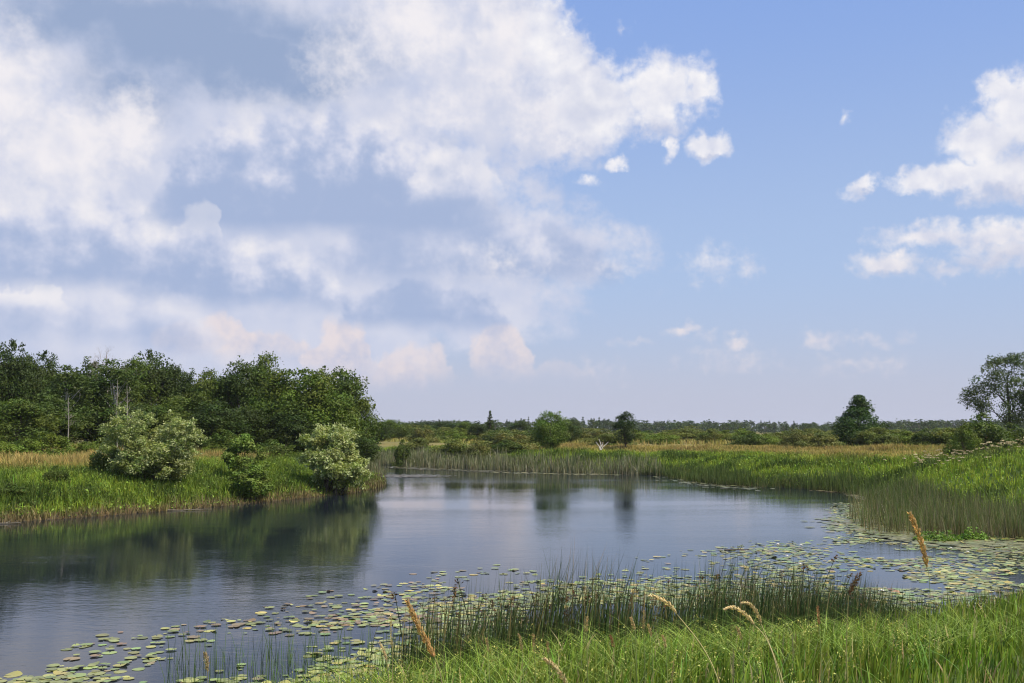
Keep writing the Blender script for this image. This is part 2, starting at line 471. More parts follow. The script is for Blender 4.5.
def land(x, y):
    x = np.asarray(x, float).ravel(); y = np.asarray(y, float).ravel()
    d = shore_dist(x, y)
    d = d + np.where(y > 30, 0.9 * fbm(x, y, 5.0, 3, 5), 0.25 * fbm(x, y, 2.0, 3, 5)) * np.clip(np.abs(d) / 1.5, 0, 1)
    near = y < 34 - 0.05 * np.abs(x)
    left = (x < -8) & (y > 34)
    sc_ = np.where(near, 2.5, np.where(left, 5.0, 6.5))
    top = np.where(near, 2.16 - .070 * np.clip(x, 0, 6), np.where(left, 2.25, 2.15))
    up = top * (1 - np.exp(-np.maximum(d, 0) / sc_))
    h = np.where(d > 0, up, np.maximum(-1.2, d * 0.35))
    h = h + np.where(d > 0, np.clip(d / 5, 0, 1) * (0.28 * fbm(x, y, 9.0, 4, 2) + 0.25 * fbm(x, y, 45.0, 2, 8)) * np.where(near, 0.35, 1), 0)
    right = np.clip((x - 10) / 12, 0, 1) * (y > 36) * np.clip(1.4 - y / 140, 0, 1)
    h = h + right * np.clip((d - 1) / 4, 0, 1) * (.55 * fbm(x, y, 7.5, 2, 15) + .1)
    # the raised bank on the right
    h = h + 1.5 * np.exp(-((x - 33) / 9.0) ** 2 - ((y - 57) / 10.0) ** 2) * np.clip(d / 5, 0, 1)
    return h, d

NR, NC = 520, 420
tt = np.linspace(0, 1, NR)
ys = -6 + 150 * tt ** 1.6 + 2950 * tt ** 9
us = np.linspace(-1, 1, NC); us = us * (0.55 + 0.45 * us ** 2) * 1.9
gx = us[None, :] * np.minimum(ys[:, None] + 22, 1600); gy = np.repeat(ys[:, None], NC, 1)
gh, gd = land(gx, gy)
gi = (np.arange(NR - 1)[:, None] * NC + np.arange(NC - 1)[None, :]).ravel()
gf = np.stack([gi, gi + 1, gi + NC + 1, gi + NC], -1)
dryness = np.clip((gd - 5) / 6, 0, 1)[:, None]
gcol = np.array((0.055, 0.085, 0.022)) * (1 - dryness) + np.array((0.17, 0.145, 0.055)) * dryness
gcol = np.where((gd < 0.8)[:, None], np.array((0.07, 0.055, 0.035)), gcol)
gcol = np.where((gy.ravel() < 34)[:, None] & (gd > 0.8)[:, None], np.array((0.06, 0.09, 0.022)), gcol)
mb = MB(); mb.add(np.stack([gx.ravel(), gy.ravel(), gh], -1), gf, gcol)
ground = mb.build('ground', ground_mat(), smooth=True); tag(ground, kind='structure')

wm = bpy.data.meshes.new('water')
wm.from_pydata([(-260, -10, 0), (120, -10, 0), (120, 230, 0), (-260, 230, 0)], [], [(0, 1, 2, 3)])
wm.materials.append(water_mat())
water = bpy.data.objects.new('water', wm); col.objects.link(water); tag(water, kind='structure')

# a height table for planting things
def gz(x, y):
    return float(land([x], [y])[0][0])

# ================================================================== trees and shrubs
G_DARK = (0.050, 0.077, 0.014); G_MID = (0.086, 0.124, 0.019); G_BLUE = (0.040, 0.068, 0.020)
BARK = (0.085, 0.068, 0.050); BARK_PALE = (0.42, 0.40, 0.36)

def clump_leaves(mb, r, centres, radii, n_total, leaf, base, outward, aspect=0.55, cv=0.22, tip=None):
    w = radii ** 2; w = w / w.sum(); cnt = r.multinomial(n_total, w)
    idx = np.repeat(np.arange(len(centres)), cnt); n = len(idx)
    d = unit(r.normal(size=(n, 3)) + np.array((0, 0, 0.35)) + 0.5 * outward[idx])
    rad = r.uniform(0.25, 1.0, (n, 1)) ** 0.6
    lump = 1 + 0.3 * np.sin(d[:, :1] * 5 + idx[:, None]) * np.cos(d[:, 1:2] * 6 + idx[:, None] * 1.7)
    P = centres[idx] + d * rad * lump * radii[idx][:, None] * np.array((1, 1, 0.85))
    nr = unit(d * 0.9 + r.normal(size=(n, 3)) * 0.8 + np.array((0, 0, 0.25)))
    cc = jitter(base, len(centres), cv * 0.6, 0.08, r)[idx] * jitter((1, 1, 1), n, cv, 0.06, r)
    if tip is not None:
        pick = r.random(n) < tip[1]; cc[pick] = jitter(tip[0], int(pick.sum()), 0.15, 0.05, r)
    leaves(mb, P, nr, leaf * r.uniform(0.6, 1.35, n), cc, aspect, r)

def limb(mb, r, a, b, ra, rb, c, sag=0.08, n=6):
    a = np.asarray(a, float); b = np.asarray(b, float); t = np.linspace(0, 1, n)[:, None]
    p = a + (b - a) * t; ln = np.linalg.norm(b - a)
    p += np.sin(t * math.pi) * r.normal(size=(1, 3)) * sag * ln
    tube(mb, p, np.linspace(ra, rb, n), c, 5)

def broadleaf(seed, H=10.0, W=7.0, clumps=60, n=13000, leaf=0.27, base=G_DARK, low=0.04, shape='round', spires=5, bark=BARK, open_=0.0, tip=None, cr=(0.14, 0.25), lean=0.0, stems=1):
    """returns (crown mesh builder, trunk mesh builder) of one broadleaved tree standing at the origin"""
    r = np.random.default_rng(seed)
    cz = H * (low + (1 - low) * 0.5); hz_ = H * (1 - low) * 0.5
    d = unit(r.normal(size=(clumps, 3))); rr = r.uniform(0.35, 1.0, (clumps, 1)) ** 0.5
    C = d * rr
    if shape == 'cone':
        zz = np.linspace(0, 1, clumps) ** 1.1; ang = r.uniform(0, 2 * math.pi, clumps); q = (1 - zz) * r.uniform(0.5, 1, clumps) ** 0.5
        C = np.stack([q * np.cos(ang), q * np.sin(ang), zz * 2 - 1], 1)
    elif shape == 'oval': C[:, :2] *= (1 - 0.25 * C[:, 2:3])
    elif shape == 'dome': C[:, 2] = np.abs(C[:, 2]) * 1.6 - 0.75; C[:, :2] *= np.sqrt(np.clip(1.25 - np.clip(C[:, 2:3], 0, 1) ** 2, 0.1, 1.2))
    lob = 1 + 0.16 * np.sin(np.arctan2(C[:, 1], C[:, 0]) * 3 + seed) + 0.10 * r.normal(size=clumps)
    cen = np.stack([C[:, 0] * W * 0.40 * lob + lean * C[:, 2], C[:, 1] * W * 0.40 * lob, cz + C[:, 2] * hz_ * 0.86], 1)
    rad = r.uniform(cr[0], cr[1], clumps) * W * (0.62 if shape == 'cone' else 1.0)
    if shape == 'cone': rad *= (1.3 - 0.75 * (C[:, 2] + 1) / 2)
    for i in range(spires):
        a = r.uniform(0, 2 * math.pi); q = r.uniform(0.0, 0.02 if shape == 'cone' else 0.24) * W
        cen = np.vstack([cen, [[math.cos(a) * q, math.sin(a) * q, H * r.uniform(0.88, 0.97)]]]); rad = np.append(rad, W * r.uniform(0.06, 0.10))
    out = unit(cen - np.array((0, 0, cz * 0.9)))
    cm = MB(); clump_leaves(cm, r, cen, rad, n, leaf, base, out, tip=tip)
    tm = MB()
    for s in range(stems):
        ofs = np.array((0, 0, 0.0)) if stems == 1 else np.array((r.normal() * 0.25, r.normal() * 0.25, 0))
        topp = np.array((lean * 0.4 + (r.normal() * 0.1 * W if stems > 1 else 0), r.normal() * 0.05 * W, H * 0.8))
        tz = np.linspace(0, 1, 8)[:, None]
        path = ofs + (topp - ofs) * tz + np.sin(tz * 5 + seed) * np.array((0.02, 0.02, 0)) * H
        path[0, 2] = -0.35
        R0 = 0.022 * H / math.sqrt(stems)
        tube(tm, path, np.linspace(R0, R0 * 0.2, 8) * np.where(np.arange(8) == 0, 1.35, 1), bark, 8)
        for i in r.choice(clumps, min(clumps, 16), replace=False):
            q = np.clip(cen[i, 2] / (H * 0.8) * r.uniform(0.45, 0.8), 0.08, 0.9)
            k0 = path[min(7, int(q * 7))]
            limb(tm, r, k0, cen[i], R0 * 0.42 * (1.1 - q), R0 * 0.08, bark)
    return cm, tm

def conifer(seed, H=10.0, W=4.0, n=2600, leaf=0.22, base=G_BLUE, low=0.08, levels=14, spread=1.0):
    r = np.random.default_rng(seed); cm = MB(); tm = MB()
    tube(tm, [(0, 0, -0.3), (0.02 * H * r.normal() * .3, 0, H * .5), (0, 0, H * 0.97)], [0.02 * H, 0.012 * H, 0.003 * H], BARK, 6)
    P = []; 
    for i in range(levels):
        f = i / (levels - 1); z = H * (low + (0.97 - low) * f); R = W * 0.5 * ((1 - f) ** 0.8 * spread + 0.05) * r.uniform(0.85, 1.1)
        for b in range(r.integers(6, 9)):
            a = r.uniform(0, 2 * math.pi); rr_ = R * r.uniform(0.7, 1.1)
            m = max(4, int(n / levels / 7)); t = r.uniform(0.1, 1, m)
            P.append(np.stack([np.cos(a) * rr_ * t + r.normal(0, 0.10 * R + .02, m), np.sin(a) * rr_ * t + r.normal(0, 0.10 * R + .02, m), z + rr_ * (0.1 - 0.34 * t) + r.normal(0, 0.014 * H, m)], 1))
            limb(tm, r, (0, 0, z), P[-1].max(0) * 0 + np.array((np.cos(a) * rr_ * .9, np.sin(a) * rr_ * .9, z - rr_ * 0.2)), 0.004 * H, 0.001 * H, BARK, 0.02, 3)
    P = np.concatenate(P); m = len(P)
    leaves(cm, P, unit(r.normal(size=(m, 3)) + np.array((0, 0, 0.6))), leaf * r.uniform(.6, 1.3, m), jitter(base, m, 0.25, 0.06, r), 0.5, r)
    return cm, tm

def bare_tree(seed, H=10.0, bark=(0.36, 0.33, 0.30), spread=0.28, depth=5, r0=0.012, start=0.45):
    r = np.random.default_rng(seed); tm = MB(); bm = MB()
    top = np.array((0.03 * H * r.normal(), 0, H * 0.93))
    tz = np.linspace(0, 1, 9)[:, None]; path = top * tz + np.sin(tz * 4 + seed) * np.array((0.012 * H, 0.01 * H, 0)); path[0, 2] = -0.3
    tube(tm, path, np.linspace(r0 * H, r0 * H * 0.22, 9), bark, 7)
    def grow(p, d, ln, rad, lev):
        if lev == 0: return
        q = p + d * ln; limb(bm, r, p, q, rad, rad * 0.55, bark, 0.05, 4)
        for _ in range(r.integers(2, 4)):
            grow(p + d * ln * r.uniform(0.45, 1.0), unit(d + r.normal(size=3) * 0.42 + np.array((0, 0, 0.22))), ln * r.uniform(0.55, 0.78), rad * 0.55, lev - 1)
    tube(bm, path, np.linspace(r0 * H, r0 * H * 0.22, 9) * 0.7, bark, 5)
    for i in range(16):
        f = start + (1 - start) * (i + r.random()) / 16; k0 = path[min(8, int(round(f * 8)))]
        a = r.uniform(0, 2 * math.pi); d = unit(np.array((math.cos(a), math.sin(a), 0.7 + f)))
        grow(k0, d, H * spread * (1.15 - f) * r.uniform(0.6, 1.1), r0 * H * 0.32 * (1.2 - f), depth - 1)
    return bm, tm

class Kind:
    """a tree kind of native size H x W built once; every instance is a thing with a crown and a trunk of its own"""
    def __init__(s, name, H, W, pair, mat=None, crown='crown'):
        s.name, s.H, s.W = name, H, W
        P = np.concatenate(pair[0].V); s.H = float(np.percentile(P[:, 2], 99.6)); s.W = float(np.percentile(np.hypot(P[:, 0], P[:, 1]), 93)) * 2.05
        s.crown = pair[0].mesh(crown, mat or M_leaf); s.trunk = pair[1].mesh('trunk', M_bark, True); s.cname = crown
    def plant(s, x, y, z, H, W, label, cat='tree', group=None, rz=None, name=None, depth=None):
        o = empty(name or s.name, (x, y, z), rng.uniform(0, 6.28) if rz is None else rz)
        k1 = W / s.W; o.scale = (k1, k1 if depth is None else depth / s.W, H / s.H)
        tag(o, label, cat, group)
        for nm, me in ((s.cname, s.crown), ('trunk', s.trunk)):
            c_ = bpy.data.objects.new(nm, me); col.objects.link(c_); c_.parent = o
        return o

def stand(kind, px, top, D, wpx, label, cat='tree', group=None, sink=0.0, **kw):
    """plant a kind so that it fills the picture column px, its top on row top, at distance D, wpx wide"""
    x = w_at(px, D); z = gz(x, D) - sink; H = z_at(top, D) - z
    return kind.plant(x, D, z, H, wpx / FPX * D, label, cat, group, **kw)

oak = [Kind('broadleaf_tree', 10, 7, broadleaf(100 + i, n=14000, base=b, shape=s_, spires=sp, low=.03)) for i, (b, s_, sp) in enumerate(
    [(G_DARK, 'round', 6), (G_MID, 'round', 4), (G_DARK, 'oval', 7), (G_MID, 'oval', 5), ((0.088, 0.128, 0.016), 'dome', 6)])]
birch = [Kind('birch_tree', 10, 4.6, broadleaf(200 + i, W=4.6, n=9500, leaf=0.23, base=(0.072, 0.108, 0.022), shape='oval', low=0.10, bark=BARK_PALE, spires=4)) for i in range(2)]
bush = [Kind('shrub', 3, 4, broadleaf(300 + i, H=3, W=4, clumps=44, n=7000, leaf=0.17, base=b, shape='dome', low=-0.12, spires=4, cr=(.10, .2), stems=4), crown='foliage') for i, b in enumerate(
    [(0.135, 0.185, 0.024), (0.150, 0.180, 0.038), (0.085, 0.120, 0.020), (0.165, 0.175, 0.045)])]
spruce = [Kind('spruce_tree', 10, 4, conifer(400 + i)) for i in range(2)]

# ---------- the wood on the left bank: (picture column, top row, distance, width, kind, label)
GW = 'trees of the wood on the left bank'
wood = [
 (-28, 350, 86, 60, oak[0], 'dark broadleaf tree cut by the left border, outermost of the left wood'),
 (4, 343, 84, 44, oak[2], 'tall dark tree at the left border, highest knob of the wood'),
 (24, 356, 90, 30, oak[0], 'dark rounded tree second from the left border in the wood'),
 (46, 354, 93, 34, oak[2], 'dark tree with a knobbly top between the left border and the pale birches'),
 (66, 367, 84, 42, birch[0], 'mid green birch with a thin pale trunk left of the dead tree'),
 (85, 361, 92, 38, birch[1], 'slender leafy birch just left of the bare grey crown'),
 (112, 361, 88, 44, birch[0], 'bright green birch directly under the bare grey crown'),
 (131, 360, 96, 38, oak[1], 'leafy tree just right of the bare grey crown, loose top'),
 (152, 353, 98, 44, oak[2], 'dark pointed tree rising straight above the large silver willow'),
 (172, 366, 100, 26, oak[0], 'narrow brownish dark tree right of the pointed dark one'),
 (190, 372, 97, 30, birch[1], 'small spiry birch behind the right lobe of the large silver willow'),
 (207, 371, 95, 36, oak[3], 'loose topped tree at the dip in the middle of the wood'),
 (238, 363, 96, 46, oak[0], 'dark tree left of the tallest leafy spire, above the pale shrub'),
 (262, 356, 98, 44, oak[3], 'tree with upright leafy spires in the right half of the wood'),
 (285, 372, 90, 62, oak[4], 'broad yellow-green tree in front of the tree with leafy spires'),
 (312, 370, 88, 66, oak[4], 'largest domed tree of the wood, directly behind the small silver willow'),
 (342, 371, 92, 50, oak[1], 'sunlit green tree right of the domed one behind the small willow'),
 (351, 394, 96, 40, oak[3], 'lower tree on the sloping right shoulder of the wood'),
 (364, 416, 97, 18, oak[0], 'lowest dark tree closing the right end of the wood'),
 (18, 400, 76, 54, oak[1], 'lower green tree in the front row at the left border'),
 (140, 404, 82, 46, oak[0], 'dark low tree right behind the top of the large silver willow'),
 (172, 398, 82, 50, oak[3], 'green middle-height tree behind the right lobe of the large willow'),
 (210, 402, 80, 56, oak[2], 'dark bushy tree between the large willow and the pale shrub'),
 (96, 398, 88, 40, oak[2], 'shaded low tree behind the pale trunks near the dead tree'),
 (250, 408, 84, 44, oak[0], 'deep green low tree behind the pale leafy shrub'),
 (286, 412, 84, 50, oak[2], 'dark low tree standing over the brown grass between shrub and small willow'),
 (348, 432, 84, 40, oak[0], 'dark low tree just behind the right side of the small silver willow'),
 (50, 398, 80, 40, birch[1], 'lower birch in the front row between left border and pale trunks'),
]
for px, top, D, w, kd, lb in wood:
    stand(kd, px, top, D, w * 1.32, lb, group=GW)

dead = Kind('dead_tree', 10, 4, bare_tree(7, r0=.011, spread=.30, start=.62, depth=6, bark=(.27, .23, .21)), M_bark, crown='branches')
stand(dead, 106, 345, 90.5, 40, 'bare dead tree whose grey twigs stand above the wood', group=GW)
dead2 = Kind('dead_tree', 10, 4, bare_tree(9, spread=0.12, depth=4, r0=0.009, start=.5, bark=(.24, .22, .19)), M_bark, crown='branches')
for px, top, D, lb in [(118, 378, 77, 'leftmost of the two thin pale trunks left of the large willow'), (124, 384, 76, 'right hand one of the two thin pale trunks left of the large willow'),
                       (68, 396, 75, 'single thin pale trunk in the shaded left part of the wood')]:
    stand(dead2, px, top, D, 14, lb, group=GW)

# far side of the wood, the dark mass between its trees
back = MB(); r = np.random.default_rng(5)
for px, top in [(10, 364), (38, 366), (66, 376), (95, 372), (122, 370), (150, 372), (180, 380), (210, 384), (235, 376), (262, 374), (290, 382), (312, 386), (326, 400)]:
    D = 112; x = w_at(px, D); z = 1.8
    Ht = z_at(top, D) - z
    cen = np.stack([x + r.uniform(-4, 4, 14), D + r.uniform(-3, 3, 14), z + r.uniform(0.1, 0.92, 14) * Ht], 1)
    clump_leaves(back, r, cen, r.uniform(1.2, 2.0, 14), 3000, 0.42, G_DARK, np.zeros((14, 3)))
tag(back.build('woods', M_leaf), 'deep shaded rest of the wood behind its front trees', 'wood', kind='stuff')

# ---------- the shrubs of the left bank
GS = 'shrubs along the foot of the left wood'
for px, top, D, w, b, lb in [
 (-10, 436, 62, 56, 0, 'light green shrub cut by the left border at the foot of the wood'),
 (24, 440, 66, 34, 2, 'mid green shrub near the left border behind the golden grass'),
 (48, 433, 66, 58, 0, 'broad bright green shrub at the foot of the wood near the left border'),
 (84, 442, 68, 40, 0, 'shrub at the foot of the wood between left border and large willow'),
 (104, 438, 70, 34, 0, 'shrub under the thin pale trunks'),
 (112, 442, 59, 34, 2, 'dark shrub pressed against the left side of the large silver willow'),
 (212, 446, 76, 26, 0, 'small bright shrub right of the large willow at the foot of the wood'),
 (226, 430, 78, 44, 2, 'dark rounded shrub between the large willow and the pale leafy shrub'),
 (278, 440, 78, 40, 2, 'low dark shrub behind the brown grass patch')]:
    stand(bush[b], px, top, D, w * 1.15, lb, 'shrub', GS)
pale = [Kind('leafy_shrub', 3, 2.4, broadleaf(351, H=3, W=2.4, clumps=34, n=5600, leaf=0.16, base=(0.135, 0.20, 0.035), shape='oval', low=-0.05, spires=5, cr=(.09, .2), stems=3), crown='foliage')]
stand(pale[0], 245, 434, 63, 40, 'pale green upright shrub on the bank between the two silver willows', 'shrub')
stand(pale[0], 252, 465, 59, 42, 'darker leafy shrub lower on the bank slope below the pale upright shrub', 'shrub')
stand(bush[2], 8, 484, 49.5, 46, 'dark low shrub at the waterline by the left border', 'shrub')
stand(bush[2], 60, 466, 53, 30, 'small dark leafy clump half way up the left bank slope', 'shrub')

def willow(seed, lobes, n, leaf):
    r = np.random.default_rng(seed); cen = []; rad = []; out_ = []
    for lx, ly, lz, R, Hh in lobes:
        m = 90; d = unit(r.normal(size=(m, 3)) + np.array((0, 0, .2)))
        q = np.array((lx, ly, lz)) + d * np.array((R, R, Hh)) * r.uniform(0.3, 1.0, (m, 1)) * 0.82
        cen.append(q); rad.append(r.uniform(0.12, 0.21, m) * R * 1.15); out_.append(d)
    cen = np.concatenate(cen); rad = np.concatenate(rad); out_ = np.concatenate(out_)
    cen[:, 2] = np.maximum(cen[:, 2], 0.35)
    cm = MB(); clump_leaves(cm, r, cen, rad, n, leaf, (0.22, 0.27, 0.070), out_, aspect=0.40, cv=0.2, tip=((0.36, 0.39, 0.18), 0.20))
    # upright silver shoots over the outline
    m = 2600; ii = r.integers(0, len(cen), m); up = cen[ii] + out_[ii] * rad[ii][:, None] * r.uniform(0.6, 1.05, (m, 1)) + r.normal(size=(m, 3)) * 0.08
    leaves(cm, up, r.normal(size=(m, 3)) * np.array((1, 1, .2)), leaf * 1.2, jitter((0.36, 0.40, 0.19), m, .12, .04, r), 0.36, r)
    tm = MB()
    for i in range(16):
        j = r.integers(0, len(cen)); limb(tm, r, (r.normal() * .2, r.normal() * .2, -0.3), cen[j] * np.array((.72, .72, .85)), 0.06, 0.012, BARK, 0.05)
    return cm, tm
w1 = Kind('silver_willow', 4.3, 4.7, willow(27, [(-.85, 0, 2.55, 1.45, 1.75), (1.15, -0.1, 2.5, 1.15, 1.7), (0.1, 0, 1.45, 1.95, 1.3), (0.7, 0, .95, 1.35, .9), (-.6, -.2, .9, 1.4, .85)], 46000, 0.115), M_willow, crown='foliage')
w2 = Kind('silver_willow', 3.3, 3.3, willow(22, [(-.1, 0, 2.05, 1.3, 1.45), (0.25, 0, 1.15, 1.3, 1.0)], 26000, 0.115), M_willow, crown='foliage')
w1.plant(w_at(153, 57), 57, gz(w_at(153, 57), 57) - .1, z_at(412, 57) - gz(w_at(153, 57), 57) + .1, 4.5, 'large two-lobed silver-leaved willow bush on the left bank slope', 'willow', rz=0)
w2.plant(w_at(332, 66), 66, gz(w_at(332, 66), 66) - .1, z_at(427, 66) - gz(w_at(332, 66), 66) + .1, 3.8, 'smaller silver-leaved willow bush near the right tip of the left bank', 'willow', rz=0)

# ---------- the far bank: trees one can tell apart
col_t = Kind('columnar_tree', 10, 3.2, broadleaf(501, W=3.2, n=3200, leaf=0.3, base=G_DARK, shape='cone', low=.02, spires=2, cr=(.2, .34)))
stand(col_t, 490, 411, 175, 13, 'slim dark pointed tree standing alone above the shrubs of the far bank')
stand(oak[0], 478, 424, 178, 24, 'low dark tree leaning against the slim pointed tree')
bright = Kind('broadleaf_tree', 10, 7, broadleaf(140, n=12000, base=(0.105, 0.165, 0.026), shape='round', spires=5, low=.06))
stand(bright, 551, 412, 114, 36, 'round bright green tree, widest on the far bank behind the green tongue')
stand(oak[0], 565, 422, 135, 28, 'darker tree half hidden behind the round bright tree of the far bank')
pine = Kind('pine_tree', 10, 6.5, broadleaf(511, W=6.0, n=8000, clumps=50, base=(0.040, 0.070, 0.018), shape='oval', low=0.12, spires=3))
stand(pine, 625, 412, 112, 24, 'dark compact pine right of the white branches on the far bank')
pyr = Kind('pyramid_tree', 10, 9, broadleaf(520, W=9, n=17000, clumps=90, leaf=.28, base=(0.045, 0.088, 0.016), shape='cone', low=0.0, spires=2, cr=(.19, .28)), crown='crown')
stand(pyr, 860, 396, 118, 66, 'dark green pyramid shaped tree on the right of the far meadow')
airy = Kind('airy_tree', 10, 8, broadleaf(531, W=8, n=12000, clumps=64, leaf=.2, base=(0.085, 0.12, 0.04), shape='round', low=0.18, spires=6, cr=(.08, .15), bark=(0.05, 0.042, 0.036)))
stand(airy, 1008, 354, 98, 74, 'tall airy tree with sky showing through, cut by the right border', rz=0.6)
stand(airy, 1052, 362, 96, 66, 'second airy tree just beyond the right border, only its left limbs showing', rz=2.6)
stand(bush[2], 984, 414, 78, 62, 'large dark shrub in front of the airy tree on the right', 'shrub')
stand(bush[0], 962, 426, 76, 36, 'left shoulder shrub of the dark thicket below the airy tree', 'shrub')
stand(bush[2], 1016, 424, 80, 50, 'right hand shrub of the thicket below the airy tree', 'shrub')

# the shrub belt of the far bank
GB = 'shrubs of the belt across the far bank'
belt_named = [
 (404, 440, 118, 18, 2, 'small dark round shrub at the far waterline left of the pale reeds'),
 (418, 438, 128, 26, 1, 'olive dome shaped shrub behind the small dark one on the far shore'),
 (455, 439, 116, 36, 1, 'broad olive shrub above the pale reeds, left one of two'),
 (478, 441, 114, 30, 3, 'broad olive shrub above the pale reeds, right one of two'),
 (514, 430, 124, 50, 3, 'large brown-olive shrub left of the green tongue of the far bank'),
 (508, 440, 116, 32, 2, 'dark low shrub in front of the large brown-olive one'),
 (728, 444, 118, 19, 2, 'small lone dark shrub on the far meadow'),
 (583, 437, 150, 34, 3, 'olive shrub between the round bright tree and the white branches'),
 (606, 434, 126, 34, 1, 'olive shrub behind the white branches'),
 (853, 424, 140, 40, 0, 'green shrub at the left foot of the pyramid tree'),
 (878, 426, 138, 46, 2, 'dark shrub sloping off the right side of the pyramid tree'),
 (856, 430, 132, 46, 1, 'olive shrub in front of the pyramid tree'),
 (920, 431, 150, 22, 0, 'rounded green shrub midway between pyramid tree and thicket')]
for px, top, D, w, b, lb in belt_named:
    stand(bush[b], px, top, D, w * 1.12, lb, 'shrub', GB if b else GB)
r = np.random.default_rng(77)
i = 0
for px in np.arange(376, 960, 9.5):
    D = max(108, float(np.interp(px, [375, 520, 665, 740, 850, 900], [128, 106, 96, 78, 72, 64])) + 27 + 55 * r.random()); top = 428.8 + 2.0 * math.sin(px * 0.043) + r.uniform(-1.5, 4.0)
    if 380 < px < 470: top -= 1.5
    stand(bush[r.choice([1, 3, 3, 1, 0, 2])], px + r.uniform(-3, 3), top, D, r.uniform(30, 52), 'dusty olive shrub in the long belt between the far meadow and the treeline', 'shrub', 'olive shrubs of the far belt')

# the rounded trees behind the channel on the left of the far bank
for px, top, D, w, b, lb in [
 (378, 422, 150, 26, 0, 'dark far tree showing just right of the end of the left wood'),
 (391, 420, 175, 30, 1, 'first rounded tree beyond the back channel'),
 (404, 424, 190, 28, 3, 'second rounded tree beyond the back channel'),
 (418, 423, 230, 34, 0, 'third rounded tree beyond the back channel, darker'),
 (432, 421, 240, 36, 2, 'highest dark dome beyond the back channel'),
 (448, 421, 235, 34, 0, 'dark dome right of the highest one beyond the back channel'),
 (466, 422, 200, 24, 1, 'round green tree left of the slim pointed tree'),
 (520, 421, 230, 18, 0, 'dark round tree top between slim pointed tree and round bright tree'),
 (574, 418, 260, 16, 2, 'dark treetop just right of the round bright tree')]:
    stand(oak[b], px, top, D, w * 1.15, lb, group='rounded trees beyond the channel')

# ---------- the distant treeline
far_round = [Kind('distant_tree', 12, 10, broadleaf(600 + i, H=12, W=10, clumps=16, n=700, leaf=1.0, base=G_DARK, spires=3, low=.02)) for i in range(3)]
far_spr = [Kind('distant_spruce', 12, 4.5, conifer(620 + i, H=12, W=5, n=500, leaf=.9, levels=8)) for i in range(2)]
def skyline(px):
    base = np.interp(px, [370, 430, 480, 520, 600, 640, 700, 760, 800, 840, 900, 960, 1030], [424, 423, 424, 421, 421, 423, 423, 423.5, 425, 425, 422, 422, 421])
    return base - 1.5
for q in range(118):
    px = 372 + (1030 - 372) * (q + r.random()) / 118
    D = r.uniform(420, 760); top = skyline(px) + r.uniform(-1.8, 2.2)
    sp = r.random() < (0.6 if 740 < px < 810 or 560 < px < 610 else 0.28)
    if sp: stand(far_spr[r.integers(2)], px, top - 1.0, D, r.uniform(4.5, 7.5), 'far spruce tip in the distant treeline', group='spruces of the distant treeline')
    else: stand(far_round[r.integers(3)], px, top, D, r.uniform(11, 22), 'far rounded tree in the distant treeline', group='broadleaf trees of the distant treeline')
mass = MB()
for q in range(260):
    px = -500 + 2000 * q / 260; D = r.uniform(560, 900); x = w_at(px, D)
    Ht = z_at(skyline(np.clip(px, 372, 1030)) + 2.5, D) - 2
    m = 8; cen = np.stack([x + r.uniform(-7, 7, m), D + r.uniform(-8, 8, m), 2 + r.uniform(0.05, .85, m) * Ht], 1)
    clump_leaves(mass, r, cen, r.uniform(2.6, 4.2, m), 420, 1.5, G_DARK, np.zeros((m, 3)))
tag(mass.build('woods', M_leaf), 'low dark forest mass filling the horizon', 'forest', kind='stuff')

# ================================================================== grass, reeds and rushes
def blades(mb, x, y, z, h, w, az_, lean, segs, cb, ct, r, curl=1.0, tpow=1.0):
    """tapering blades: base points, height, width, lean direction and amount; colours from base to tip"""
    n = len(x); T = np.linspace(0, 1, segs + 1)
    face = r.uniform(0, math.pi, n); fx, fy = np.cos(face) * w / 2, np.sin(face) * w / 2
    V = []; Cc = []
    for i, t in enumerate(T):
        off = lean * h * (t ** (1 + curl)); up = h * (t - 0.30 * np.clip(lean, 0, 2) * t ** 3)
        px_ = x + np.cos(az_) * off; py_ = y + np.sin(az_) * off; pz = z + up
        wt = 1.0 if i == 0 else (1 - t ** 1.8)
        cc = cb * (1 - t ** tpow) + ct * t ** tpow
        if i == segs:
            V.append(np.stack([px_, py_, pz], 1)[:, None]); Cc.append(cc[:, None])
        else:
            V.append(np.stack([np.stack([px_ - fx * wt, py_ - fy * wt, pz], 1), np.stack([px_ + fx * wt, py_ + fy * wt, pz], 1)], 1)); Cc.append(np.stack([cc, cc], 1))
    V = np.concatenate(V, 1); Cc = np.concatenate(Cc, 1); m = V.shape[1]
    base = np.arange(n)[:, None] * m
    for i in range(segs - 1):
        mb.F.append((base + np.array([2 * i, 2 * i + 1, 2 * i + 3, 2 * i + 2])) + mb.n)
    mb.F.append((base + np.array([2 * segs - 2, 2 * segs - 1, 2 * segs])) + mb.n)
    mb.V.append(V.reshape(-1, 3)); mb.C.append(Cc.reshape(-1, 3)); mb.n += n * m

def to_px(x, y, z=0.0):
    """picture position of a point (used only to ask how the photograph's plants are spread over the water)"""
    dz = z - CAM_Z
    fw = y * math.cos(PITCH) + dz * math.sin(PITCH); up = -y * math.sin(PITCH) + dz * math.cos(PITCH)
    return CX + FPX * x / fw, CY - FPX * up / fw

def mixc(a, b, f): f = np.asarray(f, float).reshape(-1, 1); return a * (1 - f) + b * f

def cover(n, xr, yr, dmin, dmax, seed, fan=0.62, dens=None):
    r = np.random.default_rng(seed)
    x = r.uniform(*xr, n); y = r.uniform(*yr, n); m = np.abs(x) < fan * y + 1.5
    x, y = x[m], y[m]; h, d = land(x, y); m = (d > dmin) & (d < dmax)
    if dens is not None: m &= r.random(len(x)) < dens(x, y, d)
    return x[m], y[m], h[m], d[m], r

